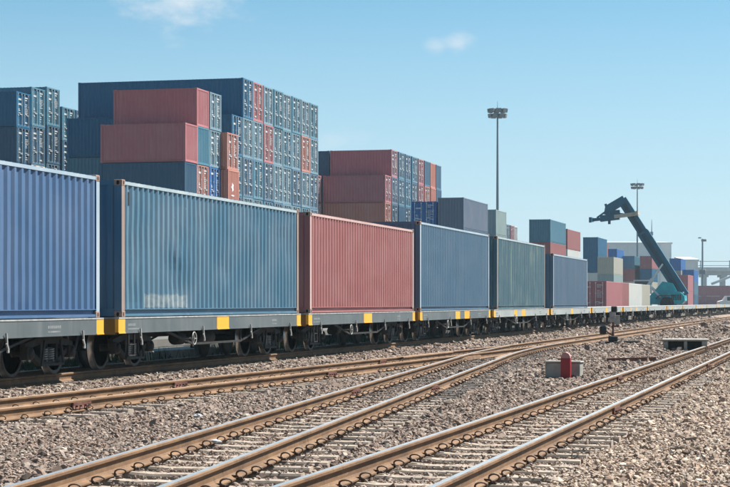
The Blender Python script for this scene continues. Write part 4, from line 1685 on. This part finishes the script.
# ------------------------------------------------------------------ buildings behind the yard
def shed(name, label, x0, x1, d, ytop, depth, mat, ribs=True):
    a = at(x0, d); b_ = at(x1, d)
    w = (b_ - a).length
    H = (302.3 - ytop) * d / 1870 + CAM_Z - YARD_Z
    t = thing(name, label, 'building', (a + b_) / 2, HEAD)
    mb = MB()
    mb.box(-w / 2, w / 2, 0, depth, 0, H - .6)
    put('wall', mb.mesh('wall', mat), t)
    mb = MB()
    mb.hexa([(-w / 2 - .4, -.4, H - .6), (w / 2 + .4, -.4, H - .6), (w / 2 + .4, depth + .4, H - .6), (-w / 2 - .4, depth + .4, H - .6),
             (-w / 2 - .4, -.4, H - .1), (w / 2 + .4, -.4, H - .1), (w / 2 + .4, depth + .4, H + .9), (-w / 2 - .4, depth + .4, H + .9)])
    put('roof', mb.mesh('roof', M['cladding']), t)
    n = int(w / 3)
    for i in range(n + 1):
        x = -w / 2 + w * i / n
        mb = MB(); mb.box(-.10, .10, -.14, -.002, 0, H - .65)
        put('wall_rib', cmesh((name, H, 'rib'), lambda: mb.mesh('wall_rib', mat)), t, (x, 0, 0))
    return t


shed('warehouse', 'long white warehouse behind the far container piles', 596, 671, 560, 242, 26, M['shed'])
shed('site_building', 'small pale building beside the bridge, right of the blue containers', 684, 697.5, 540, 259, 14, M['cladding'])


def bridge():
    d = 620
    a = at(697, d); b_ = at(790, d)
    w = (b_ - a).length
    def zz(y): return (302.3 - y) * d / 1870 + CAM_Z - YARD_Z
    t = thing('road_bridge', 'grey concrete road bridge crossing at the right edge', 'bridge', (a + b_) / 2, HEAD)
    mb = MB(); mb.box(-w / 2, w / 2, 0, 9, zz(271.5), zz(269.2)); put('deck', mb.mesh('deck', M['bridge']), t)
    mb = MB(); mb.box(-w / 2, w / 2, -.35, -.02, zz(271.0), zz(267.3)); put('parapet', mb.mesh('parapet', M['bridge']), t)
    for i in range(3):
        mb = MB(); mb.box(-w / 2, w / 2, 1.2 + i * 2.6, 1.9 + i * 2.6, zz(275), zz(271.6)); put('girder', mb.mesh('girder', M['bridge']), t)
    for i in range(5):
        x = -w / 2 + 3 + i * (w - 6) / 4
        mb = MB(); mb.box(x - .7, x + .7, 2.5, 5.5, 0, zz(277)); mb.box(x - 1.0, x + 1.0, .8, 8.2, zz(277), zz(275.05))
        put('pier', mb.mesh('pier', M['bridge']), t)
    mb = MB()
    mb.bar((-w / 2 + 4.5, -2, zz(284)), (-w / 2 + 15, -2, zz(271.5)), 1.6, .7)
    put('stair_ramp', mb.mesh('stair_ramp', M['bridge']), t)
    mb = MB()
    for y in (261.3, 265.6):
        mb.tube([(-w / 2 - 1, -1, zz(y)), (w / 2, -1, zz(y))], .10, 5)
    for i in range(4):
        x = -w / 2 + 1 + i * (w - 2) / 3
        mb.bar((x, -1, zz(268)), (x, -1, zz(260.5)), .25, .25)
    put('cable_rail', mb.mesh('cable_rail', M['mast']), t)


bridge()


def van():
    d = 330
    c = at(731, d)
    t = thing('parked_van', 'white van cut off by the right edge behind the wagons', 'van', c, HEAD)
    mb = MB()
    prof = [(-2.4, .45), (2.3, .45), (2.35, 1.15), (1.55, 1.35), (.95, 2.15), (-2.2, 2.2), (-2.4, 1.9)]
    mb.prism([(-y, z) for y, z in prof][::-1], 1, -.9, .9)
    put('body', mb.mesh('body', M['shed']), t)
    for i in range(3):
        mb = MB(); mb.box(-.85 + i * 1.05, .0 + i * 1.05, -.92, -.901, 1.30, 1.95); put('window', mb.mesh('window', M['glass']), t)
    for x in (-1.5, 1.5):
        for y in (-.8, .8):
            mb = MB(); mb.lathe([(.2, -.12), (.34, -.12), (.34, .12), (.2, .12)], 16, 'Y', (x, y, .34)); put('wheel', mb.mesh('wheel', M['tyre']), t)


van()


# ------------------------------------------------------------------ trackside things
def ground_at(x, y, z=0.0):
    d = 1870 * (CAM_Z - z) / (y - 302.3)
    v = at(x, d); v.z = z
    return v


def switch_stand():
    b = ground_at(613, 343.5, 0.0); b.z = -.03
    t = thing('switch_stand', 'dark switch stand with round weight and square target beside the rusty track', 'switch stand', b, 0.2)
    mb = MB(); mb.bbox(-.28, .28, -.22, .22, 0, .10, .02); mb.bbox(-.16, .16, -.13, .13, .10, .30, .03); mb.bbox(.2, .95, -.1, .1, .02, .13, .02)
    put('base', mb.mesh('base', M['black']), t)
    mb = MB(); mb.tube([(0, 0, .28), (0, 0, .55), (0, 0, .95)], [.05, .035, .03], 8); put('post', mb.mesh('post', M['fish']), t)
    mb = MB(); mb.bar((0, -.02, .30), (-.33, -.12, .52), .04, .04); put('lever', mb.mesh('lever', M['fish']), t)
    mb = MB()
    mb.lathe([(.03, -.12), (.13, -.11), (.155, -.04), (.155, .04), (.13, .11), (.03, .12)], 16, 'X', (-.36, -.13, .50))
    put('weight', mb.mesh('weight', M['black']), t)
    mb = MB(); mb.bbox(-.13, .08, -.05, -.02, .78, 1.16, .008); put('target', mb.mesh('target', M['pale']), t)
    mb = MB(); mb.bbox(.02, .24, .01, .05, .70, 1.02, .008); put('target', mb.mesh('target', M['concrete']), t)
    mb = MB(); mb.bbox(-.06, .14, -.08, .10, 1.14, 1.34, .02); mb.lathe([(.05, 0), (.05, .02)], 12, 'Y', (.03, -.10, 1.24))
    put('lamp', mb.mesh('lamp', M['black']), t)
    mb = MB(); mb.bar((-.05, 0, .62), (.22, .02, .66), .03, .07); put('bracket', mb.mesh('bracket', M['fish']), t)


switch_stand()


def marker():
    b = ground_at(566, 376.5, 0.0); b.z = -.04
    t = thing('fouling_marker', 'short red painted concrete marker post with pinkish sunlit-toned top between the tracks', 'marker post', b, -0.10)
    mb = MB()
    prof = [(-.095, 0), (.095, 0), (.095, .44), (.05, .51), (0, .535), (-.05, .51), (-.095, .44)]
    mb.prism(prof[::1], 1, -.05, .05)
    mb2 = MB()
    mb2.prism([(-.095, 0), (.095, 0), (.095, .40), (-.095, .40)], 1, -.05, .05)
    put('post', mb2.mesh('post', M['markred']), t)
    mb = MB(); mb.prism([(-.0945, .4003), (.0945, .4003), (.09, .44), (.06, .49), (0, .515), (-.06, .49), (-.09, .44)], 1, -.049, .049)
    put('post_tip', mb.mesh('post_tip', M['markpink']), t)
    b2 = b + Vector((-.0, .35, 0))
    t = thing('concrete_cable_box', 'low grey concrete block right behind the red marker post', 'concrete block', b2, -0.10)
    mb = MB(); mb.bbox(-.44, .26, -.14, .16, 0, .30, .015); put('block', mb.mesh('block', M['concrete']), t)
    mb = MB(); mb.bbox(-.46, .28, -.155, .175, .301, .335, .01); put('lid', mb.mesh('lid', M['concrete']), t)


marker()
b = ground_at(686, 351, 0.0); b.z = -.04
t = thing('concrete_pit_cover', 'long low concrete pit block beside the near track at the right', 'concrete block', b, HEAD * .3)
mb = MB()
mb.bbox(-.66, -.52, -.45, .75, 0, .34, .015); mb.bbox(.46, .62, -.45, .75, 0, .34, .015); mb.box(-.53, .47, .5, .74, 0, .339)
mb.bbox(-.06, .04, -.44, .5, 0, .338, .015)
put('pit_wall', mb.mesh('pit_wall', M['concrete']), t)
mb = MB(); mb.bbox(-.70, .66, -.49, .79, .341, .40, .015); put('lid', mb.mesh('lid', M['concrete']), t)

b = ground_at(634, 361, 0.0)
mb = MB(); mb.bar((-.62, -.35, .0), (.50, .30, .02), .07, .09)
o = mb.build('scrap_steel_bar', M['fish'], None, (b.x, b.y, .03))
tag(o, 'rusty steel bar lying on the ballast between marker post and pit block', 'steel bar')
for (x, y, lab) in ((198, 415.5, 'crumpled white paper scrap on ballast left of the diverging track'),
                    (216, 441.5, 'small white scrap beside a clip inside the diverging track'),
                    (399, 404.5, 'pale scrap lying by the near rail of the diverging track')):
    b = ground_at(x, y, .03)
    bm = bmesh.new(); bmesh.ops.create_icosphere(bm, subdivisions=2, radius=.038)
    r2 = random.Random(int(x))
    for v in bm.verts:
        v.co = Vector((v.co.x * 1.7, v.co.y * 1.2, v.co.z * .7)) * r2.uniform(.6, 1.2)
    me = bpy.data.meshes.new('paper_scrap'); bm.to_mesh(me); bm.free(); me.materials.append(M['paper'])
    o = put('paper_scrap', me, None, b)
    tag(o, lab, 'litter')

# pale concrete slab seen under the wagon
b = ground_at(168, 349, .12)
mb = MB(); mb.bbox(-.5, .5, -2.4, 2.4, -.15, .14, .02)
o = mb.build('concrete_slab', M['concrete'], None, (-17.0, s_of(168, 17.0), .1))
tag(o, 'pale concrete slab on the ground seen under the steel blue container wagon', 'concrete slab')


# ------------------------------------------------------------------ the air
def haze():
    m = bpy.data.materials.new('haze_air')
    m.use_nodes = True
    n, l = m.node_tree.nodes, m.node_tree.links
    n.clear()
    out = n.new('ShaderNodeOutputMaterial')
    v = n.new('ShaderNodeVolumePrincipled')
    v.inputs['Color'].default_value = (0.60, 0.84, 1.0, 1)
    v.inputs['Density'].default_value = 0.00017
    v.inputs['Anisotropy'].default_value = 0.0
    l.new(v.outputs[0], out.inputs['Volume'])
    mb = MB()
    mb.box(-520, 330, -30, 760, -1.3, 36)
    o = mb.build('haze', m)
    o['kind'] = 'stuff'
    o['label'] = 'thin pale blue haze in the air over the whole yard'
    o['category'] = 'haze'


haze()
